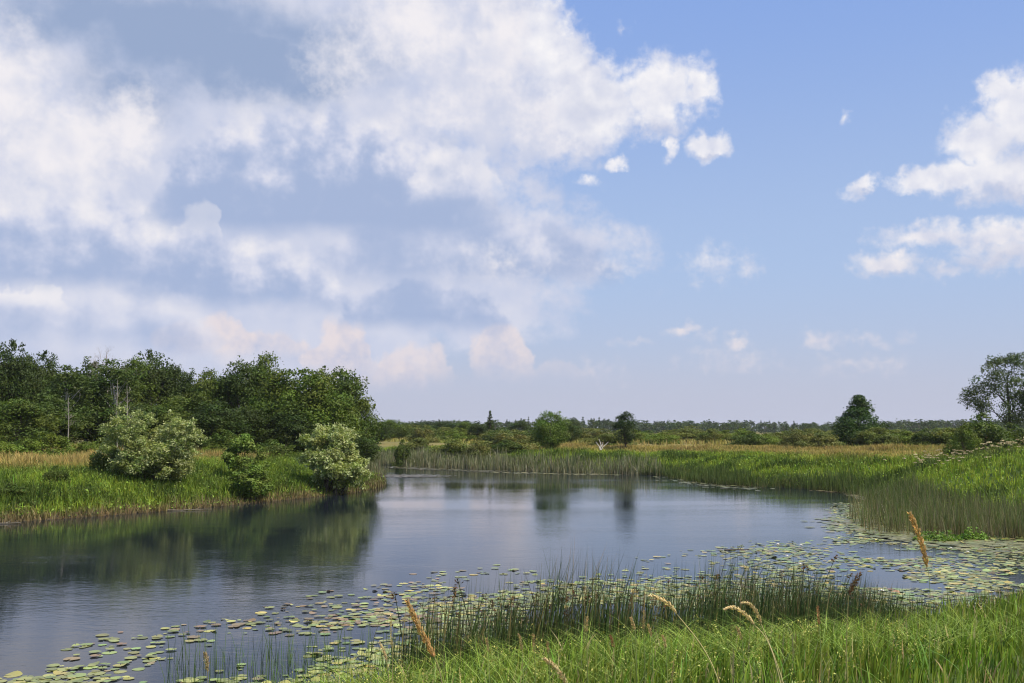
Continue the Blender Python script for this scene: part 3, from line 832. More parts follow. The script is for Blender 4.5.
GRN = np.array((0.185, 0.260, 0.030)); GRN_D = np.array((0.070, 0.110, 0.020)); GOLD = np.array((0.44, 0.32, 0.12)); STRAW = np.array((0.40, 0.33, 0.16)); BRN = np.array((0.17, 0.125, 0.065)); REDB = np.array((0.30, 0.17, 0.08))

# ---- left bank
x, y, z, d, r = cover(170000, (-55, -8), (40, 82), -0.25, 60, 31)
n = len(x); pn = fbm(x, y, 4.0, 3, 21); pn2 = fbm(x, y, 1.6, 2, 22)
gold = np.clip((d - 8.6 + 2.6 * pn) / 2.0, 0, 1) * 0.9; brown = np.clip((0.9 - d + 0.5 * pn2) / 0.5, 0, 1)
h = np.where(gold > .5, 0.75, 0.62) * (1 + 0.45 * pn + 0.2 * pn2) * r.uniform(.6, 1.25, n); h = np.clip(h * np.where(brown > .5, .62, 1), .15, 1.4) * np.clip((-7.5 - x) / 7, .4, 1)
g = mixc(jitter(GRN, n, .3, .12, r), jitter(GRN_D, n, .25, .1, r), np.clip(.45 + 1.6 * pn2 + .8 * pn, 0, 1))
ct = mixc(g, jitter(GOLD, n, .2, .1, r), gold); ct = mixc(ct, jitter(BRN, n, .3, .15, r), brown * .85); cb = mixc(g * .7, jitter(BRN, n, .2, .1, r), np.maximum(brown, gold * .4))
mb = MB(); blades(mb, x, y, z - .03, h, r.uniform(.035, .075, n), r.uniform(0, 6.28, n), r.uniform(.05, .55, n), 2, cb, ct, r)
# low leafy weeds in the green slope
m = (r.random(n) < .16) & (gold < .5); q = int(m.sum())
leaves(mb, np.stack([x[m] + r.normal(0, .1, q), y[m], z[m] + h[m] * r.uniform(.5, 1.0, q)], 1), r.normal(size=(q, 3)) + np.array((0, -.3, 1)), r.uniform(.06, .15, q), jitter((0.10, 0.155, 0.024), q, .25, .1, r), .6, r)
tag(mb.build('grass', M_grass), 'tall green grass of the left bank with a golden dry strip on top', 'grass', kind='stuff')

# ---- far bank slope and meadow
x, y, z, d, r = cover(330000, (-24, 62), (42, 135), -0.3, 26, 32)
n = len(x); pn = fbm(x, y, 6.0, 3, 41); pn2 = fbm(x, y, 2.2, 3, 42)
mound = np.exp(-((x - 33) / 9.5) ** 2 - ((y - 55) / 10.0) ** 2)
gold = np.clip((d - 8.5 + 3.0 * pn) / 3.5, 0, 1) * (1 - .75 * mound) + np.clip(pn2 - .25, 0, 1) * mound * 1.0
gold = np.clip(gold, 0, 1) * 0.9; brown = np.clip((0.6 - d + 0.5 * pn2) / 0.5, 0, 1)
h = (0.55 + .35 * pn + .3 * pn2) * r.uniform(.55, 1.2, n); h = np.clip(h, .15, 1.5) * np.where(d > 9, .75, 1)
g = mixc(jitter((0.235, 0.310, 0.034), n, .25, .12, r) * (1 + .35 * mound[:, None]), jitter(GRN_D, n, .25, .1, r), np.clip(.3 + 1.9 * pn2 + .6 * pn, 0, 1))
gc = mixc(jitter(GOLD, n, .2, .1, r), jitter(REDB, n, .2, .1, r), np.clip(.2 + fbm(x, y, 3, 2, 44), 0, 1) * .5)
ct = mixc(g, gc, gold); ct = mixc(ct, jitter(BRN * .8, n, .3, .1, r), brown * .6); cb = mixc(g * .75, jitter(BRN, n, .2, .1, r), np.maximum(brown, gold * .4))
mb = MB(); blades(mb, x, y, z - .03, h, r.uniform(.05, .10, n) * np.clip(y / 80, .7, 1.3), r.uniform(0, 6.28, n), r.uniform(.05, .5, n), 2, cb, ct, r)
m = (r.random(n) < .22) & (gold < .5); q = int(m.sum())
leaves(mb, np.stack([x[m] + r.normal(0, .1, q), y[m], z[m] + h[m] * r.uniform(.5, 1.0, q)], 1), r.normal(size=(q, 3)) + np.array((0, -.3, 1)), r.uniform(.08, .2, q), jitter((0.15, 0.22, 0.03), q, .3, .1, r), .6, r)
tag(mb.build('grass', M_grass), 'rank green grass of the far and right bank slopes', 'grass', kind='stuff')
x, y, z, d, r = cover(120000, (-90, 190), (60, 330), 22, 400, 33)
n = len(x); pn = fbm(x, y, 14.0, 3, 51); gold = np.clip(.72 + .8 * pn, 0, 1); h = (0.7 + .3 * pn) * r.uniform(.6, 1.3, n)
ct = mixc(jitter(GRN, n, .2, .1, r), mixc(jitter(GOLD, n, .2, .1, r), jitter(STRAW, n, .2, .1, r), r.random(n) * .6), gold)
mb = MB(); blades(mb, x, y, z - .03, np.clip(h, .2, 1.3), r.uniform(.10, .22, n) * np.clip(y / 140, .7, 2), r.uniform(0, 6.28, n), r.uniform(.05, .4, n), 2, ct * .7, ct, r)
tag(mb.build('grass', M_grass), 'golden dry meadow grass stretching back to the shrub belt', 'grass', kind='stuff')

# ---- reeds along the far waterline
def reedbed(name, label, xs, ys_, seed, n0, dlo, dhi, hh, ww, green, basec, clipf=None, tipc=None):
    x, y, z, d, r = cover(n0, xs, ys_, dlo, dhi, seed)
    if clipf is not None:
        m = clipf(x, y, d, r); x, y, z, d = x[m], y[m], z[m], d[m]
    n = len(x); pn = fbm(x, y, 2.5, 3, seed)
    h = hh * (1 + .42 * pn + .25 * fbm(x, y, .9, 2, seed + 3)) * r.uniform(.5, 1.2, n)
    ct = jitter(green, n, .25, .1, r)
    if tipc is not None: ct = mixc(ct, jitter(tipc, n, .2, .08, r), (r.random(n) < .4) * 1.0)
    cb = jitter(basec, n, .3, .1, r)
    mb = MB(); blades(mb, x, y, np.maximum(z, -.15) - .05, h, r.uniform(.6, 1.3, n) * ww, r.uniform(0, 6.28, n), r.uniform(.0, .25, n) + (r.random(n) < .05) * r.uniform(.3, .9, n), 3, cb, ct, r, tpow=.5)
    tag(mb.build(name, M_grass), label, 'reeds', kind='stuff')
REED = (0.075, 0.118, 0.026); REEDB = (0.10, 0.085, 0.05); GREY = (0.20, 0.19, 0.13)
reedbed('reeds', 'dark green reeds with brown feet along the far waterline', (12, 30), (52, 100), 61, 60000, -1.6, 1.3, 1.0, .05, REED, REEDB)
reedbed('reeds', 'greyish reeds fringing the far shore left of the green tongue', (-18, 14), (92, 130), 62, 42000, -1.5, 2.2, 1.5, .07, (0.10, 0.12, 0.05), GREY, tipc=GREY)
def bed_edge(x, y, d, r):
    px_, py_ = to_px(x, y)
    lim = np.interp(px_, [835, 850, 866, 900, 1024, 1400], [497, 520, 531, 535, 540, 545]) + 1.5 * vnoise(px_, px_ * 0, 9, 3)
    left = 858 + (np.clip(py_, 490, 535) - 490) * -.1 + 10 * vnoise(py_, py_ * 0, 8, 4)
    keep = np.clip((px_ - left) / 75 + .10, 0, 1) * np.clip(.75 + .9 * fbm(x, y, 1.8, 2, 66), .15, 1)
    return (py_ < lim) & (r.random(len(x)) < keep)
reedbed('reeds', 'broad bed of grey-green reeds standing in the water on the right', (10, 40), (36.5, 62), 63, 95000, -14, 1.0, 1.3, .028, (0.085, 0.125, 0.032), (0.16, 0.12, 0.085), bed_edge, (0.15, 0.14, 0.08))

# ---- the grass of the near bank
def near_zone(x, y, d):
    return np.clip(1.25 - y / 17, .12, 1) * np.clip(.62 + 1.3 * fbm(x, y, .28, 2, 77) + .5 * fbm(x, y, 1.3, 2, 78), .06, 1)
x, y, z, d, r = cover(210000, (-7, 17), (2.0, 21), -0.1, 60, 71, fan=.72, dens=near_zone)
n = len(x); pn = fbm(x, y, .9, 3, 71); pn2 = fbm(x, y, 2.4, 2, 72)
dist = np.hypot(x, y)
h = (0.36 + .15 * pn + .10 * pn2) * r.uniform(.5, 1.35, n); h = np.clip(h, .12, .95)
w_ = r.uniform(.008, .018, n) * np.clip(dist / 6, .75, 2.2)
dirn = 0.6 + 1.5 * pn2 + r.normal(0, 1.1, n)
ct = mixc(jitter((0.135, 0.220, 0.022), n, .42, .12, r), jitter((0.25, 0.30, 0.05), n, .2, .08, r), np.clip(.25 + pn + r.normal(0, .3, n), 0, 1))
dead_ = (r.random(n) < .09); ct[dead_] = jitter(STRAW, int(dead_.sum()), .2, .08, r)
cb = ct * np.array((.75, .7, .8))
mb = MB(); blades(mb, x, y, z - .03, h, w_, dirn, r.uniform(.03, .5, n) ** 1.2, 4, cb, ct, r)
tag(mb.build('grass', M_near), 'lush bright green grass of the near bank along the bottom of the picture', 'grass', kind='stuff')
# broad weeds and pale panicles mixed into the near grass
x, y, z, d, r = cover(5200, (-3, 12), (3.2, 12), 1.0, 30, 79, fan=.72, dens=lambda x, y, d: np.clip(.3 + 1.6 * fbm(x, y, .9, 2, 80), 0, 1))
n = len(x); h = r.uniform(.25, .55, n); mb = MB(); ct = jitter((0.11, 0.19, 0.03), n, .3, .12, r)
blades(mb, x, y, z - .03, h, r.uniform(.016, .028, n), r.uniform(0, 6.28, n), r.uniform(.2, 1.1, n), 5, ct * .8, ct, r, curl=.7)
q = 900; i = r.integers(0, n, q * 9); i = np.repeat(r.integers(0, n, q), 9); m = len(i)
leaves(mb, np.stack([x[i] + r.normal(0, .025, m), y[i] + r.normal(0, .025, m), z[i] + h[i] * .8 + r.uniform(0, .14, m)], 1), r.normal(size=(m, 3)), r.uniform(.012, .03, m), jitter((0.36, 0.36, 0.10), m, .2, .1, r), .5, r)
tag(mb.build('grass', M_near), 'broad-bladed weeds and yellowish panicles among the near grass', 'grass', kind='stuff')
# longer arching blades lying over each other at the brink
x, y, z, d, r = cover(11000, (-4, 12), (6.5, 14), 2.0, 5.5, 72, fan=.72)
n = len(x); h = r.uniform(.35, .75, n); ct = jitter((0.20, 0.28, 0.05), n, .2, .08, r)
mb = MB(); blades(mb, x, y, z - .03, h, r.uniform(.006, .011, n), r.choice([0.2, 3.0, -.4, 2.6], n) + r.normal(0, .5, n), r.uniform(.6, 1.5, n), 5, ct * .8, ct, r, curl=.8)
tag(mb.build('grass', M_near), 'long pale arching grass matted over the brink of the near bank', 'grass', kind='stuff')

# ---- the rushes at the foot of the near bank
RUSH = np.array((0.026, 0.044, 0.014)); RUSHG = np.array((0.055, 0.095, 0.020)); RUSHT = np.array((0.20, 0.14, 0.06))
def rush_keep(x, y, d, r):
    px_, _ = to_px(x, y)
    return (px_ > 395 + r.normal(0, 14, len(x))) & (px_ < 905 + r.normal(0, 30, len(x)))
x, y, z, d, r = cover(95000, (-5, 9.5), (10, 21), -1.6, 2.4, 81)
m = rush_keep(x, y, d, r) & (r.random(len(x)) < .9); x, y, z, d = x[m], y[m], z[m], d[m]; n = len(x)
px_, _ = to_px(x, y); hm = np.interp(px_, [395, 440, 520, 600, 700, 800, 850, 905], [.95, 1.25, 1.4, 1.4, 1.35, 1.25, 1.1, .7])
pn = fbm(x, y, 1.1, 2, 81); h = hm * (1 + .3 * pn) * (.35 + .8 * r.random(n) ** 1.3)
ct = mixc(jitter(RUSH, n, .25, .1, r), jitter(RUSHG, n, .25, .1, r), r.random(n)); br = (r.random(n) < .24); ct[br] = jitter(RUSHT, int(br.sum()), .3, .1, r)
mb = MB(); blades(mb, x, y, np.maximum(z, -.2) - .03, h, r.uniform(.009, .017, n), r.normal(.1, .9, n), r.uniform(.0, .28, n), 3, jitter(RUSHG, n, .2, .1, r), ct, r)
tag(mb.build('rushes', M_rush), 'dense dark rushes between the near grass and the lily pads', 'rushes', kind='stuff')
# sparse green shoots in the shallow water on the lower left
x, y, z, d, r = cover(2600, (-8, 0), (9, 19.5), -7, .5, 83)
px_, py_ = to_px(x, y); m = (px_ < 425) & (px_ > 165) & (py_ > 648 + r.normal(0, 9, len(x))); x, y, z = x[m], y[m], z[m]; n = len(x)
mb = MB(); ct = jitter((0.07, 0.13, 0.025), n, .25, .1, r); blades(mb, x, y, np.full(n, -.1), r.uniform(.3, 1.05, n), r.uniform(.008, .014, n), r.uniform(0, 6.28, n), r.uniform(0, .3, n), 3, ct * .8, ct, r)
tag(mb.build('rushes', M_rush), 'sparse green shoots rising from the lily water at the bottom left', 'rushes', kind='stuff')
x, y, z, d, r = cover(9000, (7, 16), (14, 29), -1.6, 1.4, 84)
n = len(x); mb = MB(); ct = mixc(jitter(RUSHG, n, .3, .1, r), jitter(RUSHT, n, .2, .1, r), (r.random(n) < .35) * 1.); blades(mb, x, y, np.maximum(z, -.1) - .03, r.uniform(.2, .65, n), r.uniform(.01, .018, n), r.uniform(0, 6.28, n), r.uniform(0, .5, n), 3, ct, ct, r)
tag(mb.build('rushes', M_rush), 'short mixed sedge at the near waterline on the right', 'rushes', kind='stuff')

# tall single rush stems with dark seed tufts: each a thing
def rush_proto(seed):
    r = np.random.default_rng(seed); root = empty('bulrush', (0, 0, 0))
    t = np.linspace(0, 1, 7)[:, None]; lean = r.uniform(.04, .22)
    p = t * np.array((0, 0, 1.0)) + t ** 1.8 * np.array((lean, 0, 0)); mb = MB()
    tube(mb, p, np.linspace(.0042, .0016, 7), RUSH * .8, 5); st = mb.build('stem', M_rush, root)
    mb = MB(); m = 9; q = p[-1] + r.normal(size=(m, 3)) * np.array((.010, .008, .012)) - np.array((0, 0, .012))
    leaves(mb, q, r.normal(size=(m, 3)), .020, jitter((0.10, 0.055, 0.03), m, .25, .1, r), .6, r)
    for s in range(3):
        tube(mb, [p[-1], p[-1] + np.array((r.normal() * .02, r.normal() * .015, -.01 + r.random() * .02))], [.001, .0007], RUSHT * .6, 3)
    mb.build('seed_tuft', M_seed, root)
    return root
protos = [rush_proto(i) for i in range(5)]
used = set()
def put_copy(src, i, loc, rz, s, label, cat, group):
    o = src if i not in used else copy_tree(src)
    used.add(i); o.location = loc; o.rotation_euler = (0, 0, rz); o.scale = s
    tag(o, label, cat, group); return o
# (picture column of the tip, row of the tip, sideways lean)
tips = [(468, 575, -1), (395, 588, -1), (451, 584, 0), (463, 590, 1), (430, 600, -1)] + [(472 + 11 * i + (i * 7 % 5), 591 + (i * 5) % 13, 1) for i in range(9)]
tips += [(574, 583, 1), (548, 586, 1), (600, 592, 0), (613, 597, 0), (630, 590, 1), (664, 578, 0), (695, 573, 1), (700, 572, 1), (688, 580, 1), (712, 592, 0), (741, 588, 0), (768, 590, 0), (777, 575, 0),
         (793, 575, 0), (808, 562, 1), (811, 554, 1), (812, 566, 0), (821, 590, 0), (830, 572, 1), (846, 590, 0), (722, 596, 0), (656, 596, 0), (640, 601, 0), (755, 598, 0), (786, 590, 0), (800, 592, 0)]
r = np.random.default_rng(91)
tips += [(r.uniform(440, 860), r.uniform(590, 622), r.choice([0, 0, 1])) for _ in range(120)]
for i, (px, py, ln) in enumerate(tips):
    D = r.uniform(12.6, 15.0) + max(0, (px - 560) / 300) * 2.6; x = w_at(px, D); H = z_at(py, D)
    while H < .35: H += .1
    sgn = 0 if ln == 1 else (math.pi if ln == -1 else r.uniform(1.2, 1.9))
    k_ = r.integers(5)
    put_copy(protos[k_], ('rush', k_), (x - .12 * H * ln, D, -.05), sgn, (H * (1.3 if ln else 1), H, H), 'single tall dark rush stem with a small brown tuft, rising above the rush clump', 'rush', 'tall rush stems of the near waterline')

# ================================================================== seed heads of the grass in front
def plume(name, path, r_head, col_, label, stem_path, stem_r=.0016, stem_c=(0.30, 0.27, 0.12), n=260, seed=1, cat='grass stalk', group=None, spk=.011):
    r = np.random.default_rng(seed); P = np.array(path, float); S_ = np.array(stem_path, float)
    o = empty(name, tuple(S_[-1])); tag(o, label, cat, group); off = S_[-1]
    mb = MB(); full = np.concatenate([P, S_]) - off
    tube(mb, full, np.concatenate([np.linspace(stem_r * .5, stem_r, len(P)), np.linspace(stem_r, stem_r * 1.5, len(S_))]), stem_c, 5); mb.build('stem', M_seed, o)
    seg = np.linalg.norm(np.diff(P, axis=0), axis=1); cum = np.concatenate([[0], np.cumsum(seg)]); t = r.uniform(0, 1, n)
    q = np.stack([np.interp(t * cum[-1], cum, P[:, i]) for i in range(3)], 1) - off
    ax = unit(np.stack([np.interp(t * cum[-1], cum, np.gradient(P[:, i])) for i in range(3)], 1))
    prof = np.clip(np.minimum(t * 3.2 + .25, (1 - t) * 4 + .25), 0, 1) * (1 + .35 * np.sin(t * 34 + seed))
    sd = unit(np.cross(ax, r.normal(size=(n, 3))))
    c0 = q + sd * (r_head * prof * r.uniform(.15, .9, n))[:, None]
    tipd = unit(-ax * 1.0 + sd * .55)                       # spikelets point up the stalk, away from the stem
    L_ = spk * r.uniform(.7, 1.3, n)[:, None]; wd = np.cross(tipd, sd) * L_ * .22; th = sd * L_ * .16
    v = np.stack([c0, c0 + tipd * L_ * .45 + wd, c0 + tipd * L_, c0 + tipd * L_ * .45 - wd, c0 + tipd * L_ * .45 + th], 1)
    b = np.arange(n)[:, None] * 5; mb = MB(); cc = jitter(col_, n, .22, .08, r)
    mb.add(v.reshape(-1, 3), np.concatenate([b + [0, 1, 4], b + [1, 2, 4], b + [2, 3, 4], b + [3, 0, 4]]), np.repeat(cc, 5, 0))
    hd = mb.build('seed_head', M_seed, o)
    return o
def pts(D, *pp): return [(w_at(a, D), D, z_at(b, D)) for a, b in pp]
def curve(D, pp, m=14):
    a = np.array(pts(D, *pp)); t = np.linspace(0, 1, len(a)); q = np.linspace(0, 1, m)
    if len(a) == 2: return [tuple(a[0] + (a[1] - a[0]) * k2) for k2 in q]
    c = [np.polyfit(t, a[:, i], min(3, len(a) - 1)) for i in range(3)]
    return [tuple(np.polyval(c[i], k2) for i in range(3)) for k2 in q]
def ground_end(D, px): x_ = w_at(px, D); return [(x_, D, gz(x_, D) - .03)]
GOLDS = (0.52, 0.33, 0.14); PALE = (0.60, 0.47, 0.26)
plume('reed_grass_stalk', curve(3.1, [(409, 602), (421, 627), (430, 645), (436, 658)]), .0085, GOLDS, 'thick golden seed head leaning left over the pads, largest at the bottom left',
      curve(3.1, [(436, 658), (443, 680), (447, 720)]) + ground_end(3.1, 450), seed=2, n=420)
plume('reed_grass_stalk', curve(3.1, [(907, 514), (914, 532), (919, 550), (922, 568)]), .0062, GOLDS, 'tall slim golden seed head standing high in front of the right hand reed bed',
      curve(3.1, [(922, 568), (924, 600), (921, 660), (918, 720)]) + ground_end(3.1, 917), stem_r=.0008, stem_c=(0.22, 0.27, 0.10), seed=3, n=380)
plume('reed_grass_stalk', curve(5.5, [(856, 573), (850, 583), (844, 594)]), .013, (0.20, 0.11, 0.055), 'short dark brown seed spike leaning right above the rushes',
      curve(5.5, [(844, 594), (842, 615), (840, 650)]) + ground_end(5.5, 840), seed=4, n=240, spk=.014)
plume('reed_grass_stalk', curve(4.2, [(648, 596), (656, 598), (666, 604), (674, 614)]), .0060, PALE, 'pale stalk bowing left, highest of the bent ones before the rushes',
      curve(4.2, [(674, 614), (690, 634), (705, 658), (716, 690)]) + ground_end(4.2, 726), stem_c=(.48, .42, .22), seed=5)
plume('reed_grass_stalk', curve(4.3, [(722, 609), (731, 608), (741, 614), (750, 625)]), .0056, PALE, 'left one of two pale stalks crossing above the bright grass',
      curve(4.3, [(750, 625), (760, 636), (768, 655), (776, 690)]) + ground_end(4.3, 780), stem_c=(.48, .42, .22), seed=6)
plume('reed_grass_stalk', curve(4.4, [(739, 603), (747, 605), (753, 613), (757, 624)]), .0056, PALE, 'right one of two pale stalks crossing above the bright grass',
      curve(4.4, [(757, 624), (765, 645), (772, 665), (779, 690)]) + ground_end(4.4, 784), stem_c=(.48, .42, .22), seed=7)
plume('reed_grass_stalk', curve(3.6, [(544, 659), (551, 664), (559, 673), (566, 686)]), .0080, PALE, 'thick pale seed head cut by the bottom border near the middle',
      curve(3.6, [(566, 686), (570, 700), (574, 730)]) + ground_end(3.6, 576), seed=8)
plume('reed_grass_stalk', curve(4.8, [(382, 643), (386, 651), (389, 661)]), .0045, PALE, 'thin pale seed head just left of the thick golden one',
      curve(4.8, [(389, 661), (393, 690)]) + ground_end(4.8, 396), seed=9, n=120)
plume('reed_grass_stalk', curve(5.0, [(393, 614), (393, 632), (395, 650)]), .0030, PALE, 'very thin upright pale stalk beside the tip of the thick golden seed head',
      curve(5.0, [(395, 650), (395, 690)]) + ground_end(5.0, 396), seed=10, n=90)
plume('reed_grass_stalk', curve(8.0, [(211, 653), (213, 662), (214, 672)]), .016, (0.50, 0.38, 0.22), 'pale fluffy seed head alone among the pads at the lower left',
      curve(8.0, [(214, 672), (214, 700)]) + ground_end(8.0, 214), seed=11, n=160, spk=.02)
small_heads = [(586, 616, 585, 632, 'leftmost upright small seed head before the rush clump'), (629, 618, 633, 630, 'small seed head just left of the upright one with the pale tip'),
               (642, 611, 641, 630, 'upright small seed head with a pale tip, tallest of its row'), (646, 625, 649, 637, 'short nodding seed head right of the upright pale one'),
               (609, 636, 612, 648, 'small reddish seed head low before the rushes'), (660, 636, 663, 648, 'small pale seed head low right of the bent ones'),
               (733, 627, 738, 640, 'small pale seed head between the high bowed stalk and the crossing pair'), (547, 642, 548, 654, 'small pale seed head above the thick one at the bottom border'),
               (487, 639, 489, 652, 'small pale seed head in front of the tall left rushes'), (519, 634, 522, 650, 'pale narrow seed head in front of the middle rushes'),
               (533, 634, 534, 652, 'pale narrow seed head right of its twin before the rushes'), (813, 606, 814, 625, 'reddish narrow seed head at the right end of the rush clump')]
for i, (a, b, c_, e, lb) in enumerate(small_heads):
    plume('reed_grass_stalk', curve(6.2, [(a, b), ((a + c_) / 2, (b + e) / 2), (c_, e)]), .0065, (0.50, 0.36, 0.20) if 'reddish' not in lb else (0.36, 0.19, 0.10), lb,
          curve(6.2, [(c_, e), (c_ + 1, e + 25)]) + ground_end(6.2, c_ + 2), stem_r=.0018, stem_c=(0.22, 0.26, 0.09), seed=30 + i, n=110, spk=.012, group='small seed heads before the rushes')

# broad reed-grass plants close to the camera at the lower right
def reed_plant(px, D, H, seed, label, n=9):
    r = np.random.default_rng(seed); x0 = w_at(px, D); o = empty('reed_plant', (x0, D, gz(x0, D))); tag(o, label, 'reed plant')
    mb = MB(); tube(mb, [(0, 0, -.03), (.02, 0, H * .5), (.03, 0, H * .8)], [.004, .003, .002], (0.16, 0.2, 0.06), 6); mb.build('stem', M_near, o)
    for i in range(n):
        mb = MB(); ct = jitter((0.13, 0.21, 0.045), 1, .15, .06, r); z0 = H * r.uniform(.1, .7)
        blades(mb, np.array([.01]), np.array([0.]), np.array([z0]), np.array([H * r.uniform(.45, .75)]), np.array([r.uniform(.012, .020)]), np.array([r.uniform(0, 6.28)]), np.array([r.uniform(.5, 1.2)]), 7, ct, ct, r, curl=.5)
        mb.build('leaf', M_near, o)
reed_plant(985, 3.9, .75, 1, 'broad-leaved reed plant nearest the lower right corner')
reed_plant(1012, 4.3, .8, 2, 'broad-leaved reed plant cut by the right border at the bottom')
reed_plant(925, 4.0, .55, 3, 'short broad-leaved reed plant at the bottom below the slim golden seed head')
reed_plant(868, 4.4, .6, 4, 'short broad-leaved reed plant at the bottom left of the slim golden seed head')
reed_plant(802, 4.1, .5, 5, 'low broad-leaved reed plant right of the two crossing pale stalks')

# ================================================================== lily pads
def pad_mesh(mb, x, y, z, R, rot, tilt, c, r, m=11):
    n = len(x); th = np.linspace(.16, 2 * math.pi - .16, m)
    ang = th[None, :] + rot[:, None]; rr = R[:, None] * (1 + .05 * np.sin(ang * 3 + rot[:, None]) + r.normal(0, .03, (n, m)))
    rr[:, 0] *= .9; rr[:, -1] *= .9
    vx = x[:, None] + np.cos(ang) * rr; vy = y[:, None] + np.sin(ang) * rr
    vz = z[:, None] + .004 + tilt[:, None] * np.maximum(0, np.sin(ang + rot[:, None] * 3)) ** 3 * R[:, None]
    ctr = np.stack([x, y, z + .001], 1)[:, None]
    V = np.concatenate([ctr, np.stack([vx, vy, vz], 2)], 1).reshape(-1, 3)
    b = np.arange(n)[:, None] * (m + 1)
    F = np.concatenate([b + np.array([0, i + 1, i + 2]) for i in range(m - 1)])
    mb.add(V, F, np.repeat(c, m + 1, 0))
def pad_density(px_, py_, x, y):
    nz = fbm(x, y, 2.2, 3, 91); nz2 = fbm(x, y * .5, 5.0, 2, 92)
    top = np.interp(px_, [-200, 0, 90, 180, 300, 380, 420, 560, 700, 860, 1100], [690, 676, 661, 648, 622, 606, 598, 583, 578, 566, 548])
    a = np.clip((py_ - top) / 16 + .15, 0, 1) * np.clip(.52 + 1.6 * nz + .5 * nz2, 0, 1)
    a = np.maximum(a, np.clip((py_ - top + 26) / 26, 0, 1) * .20 * np.clip(.4 + 2 * nz, 0, 1) * (px_ > 60))
    R_ = np.clip((px_ - 815 - .9 * np.clip(560 - py_, 0, 60) * .2) / 40, 0, 1) * ((py_ > 503) & (py_ < 605)) * np.clip(.12 + 1.1 * nz, 0, 1)
    edge = (px_ > 960) * (py_ > 538) * (py_ < 575) * .5
    mid = np.exp(-((px_ - 775) / 42.) ** 2 - ((py_ - 551) / 5.) ** 2) * .55 + np.exp(-((px_ - 790) / 50.) ** 2 - ((py_ - 568) / 8.) ** 2) * .4
    return np.clip(np.maximum.reduce([a, R_, edge * .6, mid]), 0, .85)
r = np.random.default_rng(97)
x = r.uniform(-16, 34, 260000); y = r.uniform(14, 62, 260000); m = np.abs(x) < .60 * y; x, y = x[m], y[m]
px_, py_ = to_px(x, y); dd = shore_dist(x, y)
m = (dd < -.1) & (r.random(len(x)) < pad_density(px_, py_, x, y)) & (py_ < 730)
x, y, px_, py_ = x[m], y[m], px_[m], py_[m]
R = r.uniform(.04, .125, len(x))  * np.where(r.random(len(x)) < .2, 1.25, 1)
# thin out overlaps
cell = {}; keep = []
for i in np.argsort(-R):
    cx, cy = int(x[i] // .4), int(y[i] // .4); ok = True
    for a in (-1, 0, 1):
        for b in (-1, 0, 1):
            for j in cell.get((cx + a, cy + b), ()):
                if (x[i] - x[j]) ** 2 + (y[i] - y[j]) ** 2 < (.58 * (R[i] + R[j])) ** 2: ok = False; break
            if not ok: break
        if not ok: break
    if ok: cell.setdefault((cx, cy), []).append(i); keep.append(i)
keep = np.array(keep); x, y, R, px_, py_ = x[keep], y[keep], R[keep], px_[keep], py_[keep]
n = len(x); rot = r.uniform(0, 6.28, n); tilt = np.where(r.random(n) < .18, r.uniform(.1, .45, n), r.uniform(0, .05, n)); zz = r.uniform(.002, .02, n)
tone = jitter((0.215, 0.245, 0.070), n, .26, .12, r); yl = r.random(n) < .12; tone[yl] = jitter((0.42, 0.36, 0.09), int(yl.sum()), .15, .08, r)
brn = (r.random(n) < .06 + .28 * ((px_ > 170) & (px_ < 440) & (py_ < 640 - .0 * px_) & (py_ < np.interp(px_, [170, 440], [655, 622])))); tone[brn] = jitter((0.20, 0.145, 0.07), int(brn.sum()), .25, .1, r)
vis = np.where((py_ < 686) & (px_ > -5) & (px_ < 1029))[0]
vis = vis[np.argsort(-(R[vis] / y[vis]))][:300]; single = np.zeros(n, bool); single[vis] = True
mb = MB(); q = ~single; pad_mesh(mb, x[q], y[q], zz[q], R[q], rot[q], tilt[q], tone[q], r)
tag(mb.build('lily_pads', M_pad), 'drifts of smaller and farther yellow-green lily pads on the water', 'lily pads', kind='stuff')
pads = []
for i in range(12):
    mb = MB(); c1 = jitter((0.215, 0.245, 0.070) if i % 4 else (.32, .29, .08), 1, .22, .1, r) if i < 10 else jitter((0.20, 0.15, 0.07), 1, .1, .05, r)
    one = np.ones(1); pad_mesh(mb, 0 * one, 0 * one, 0 * one, one, one * i, one * (0 if i % 4 else .3), c1, r, 15)
    pads.append(mb.mesh('lily_pad', M_pad))
for i in vis:
    k_ = (10 + r.integers(2)) if brn[i] else r.integers(10)
    o = bpy.data.objects.new('lily_pad', pads[k_]); col.objects.link(o); o.location = (x[i], y[i], zz[i]); o.rotation_euler = (0, 0, rot[i]); o.scale = (R[i], R[i], R[i])
    tag(o, 'round brownish lily pad floating flat before the near bank' if brn[i] else 'round yellow-green lily pad floating flat before the near bank', 'lily pad', 'brownish lily pads near the bank' if brn[i] else 'green lily pads near the bank')

# mats of weed along the far shores (tiny leaves lying on the water)
def mat(label, pp, n0, seed, colr, spread=1.0):
    r = np.random.default_rng(seed); Q = np.array([on_water(a, b) for a, b in pp]); mb = MB()
    t = r.uniform(0, len(Q) - 1, n0); i = t.astype(int); f = (t - i)[:, None]
    p = Q[i] * (1 - f) + Q[i + 1] * f + r.normal(0, spread, (n0, 2)); m = shore_dist(p[:, 0], p[:, 1]) < .3; p = p[m]; k_ = len(p)
    pad_mesh(mb, p[:, 0], p[:, 1], np.full(k_, .01) + r.uniform(0, .01, k_), r.uniform(.1, .3, k_), r.uniform(0, 6.28, k_), r.uniform(0, .1, k_), jitter(colr, k_, .2, .08, r), r, 7)
    tag(mb.build('water_weed', M_pad), label, 'water weed', kind='stuff')
mat('brown weed mat lying off the tip of the left bank', [(384, 476), (400, 476), (428, 476)], 700, 1, (0.10, 0.085, 0.045), 1.2)
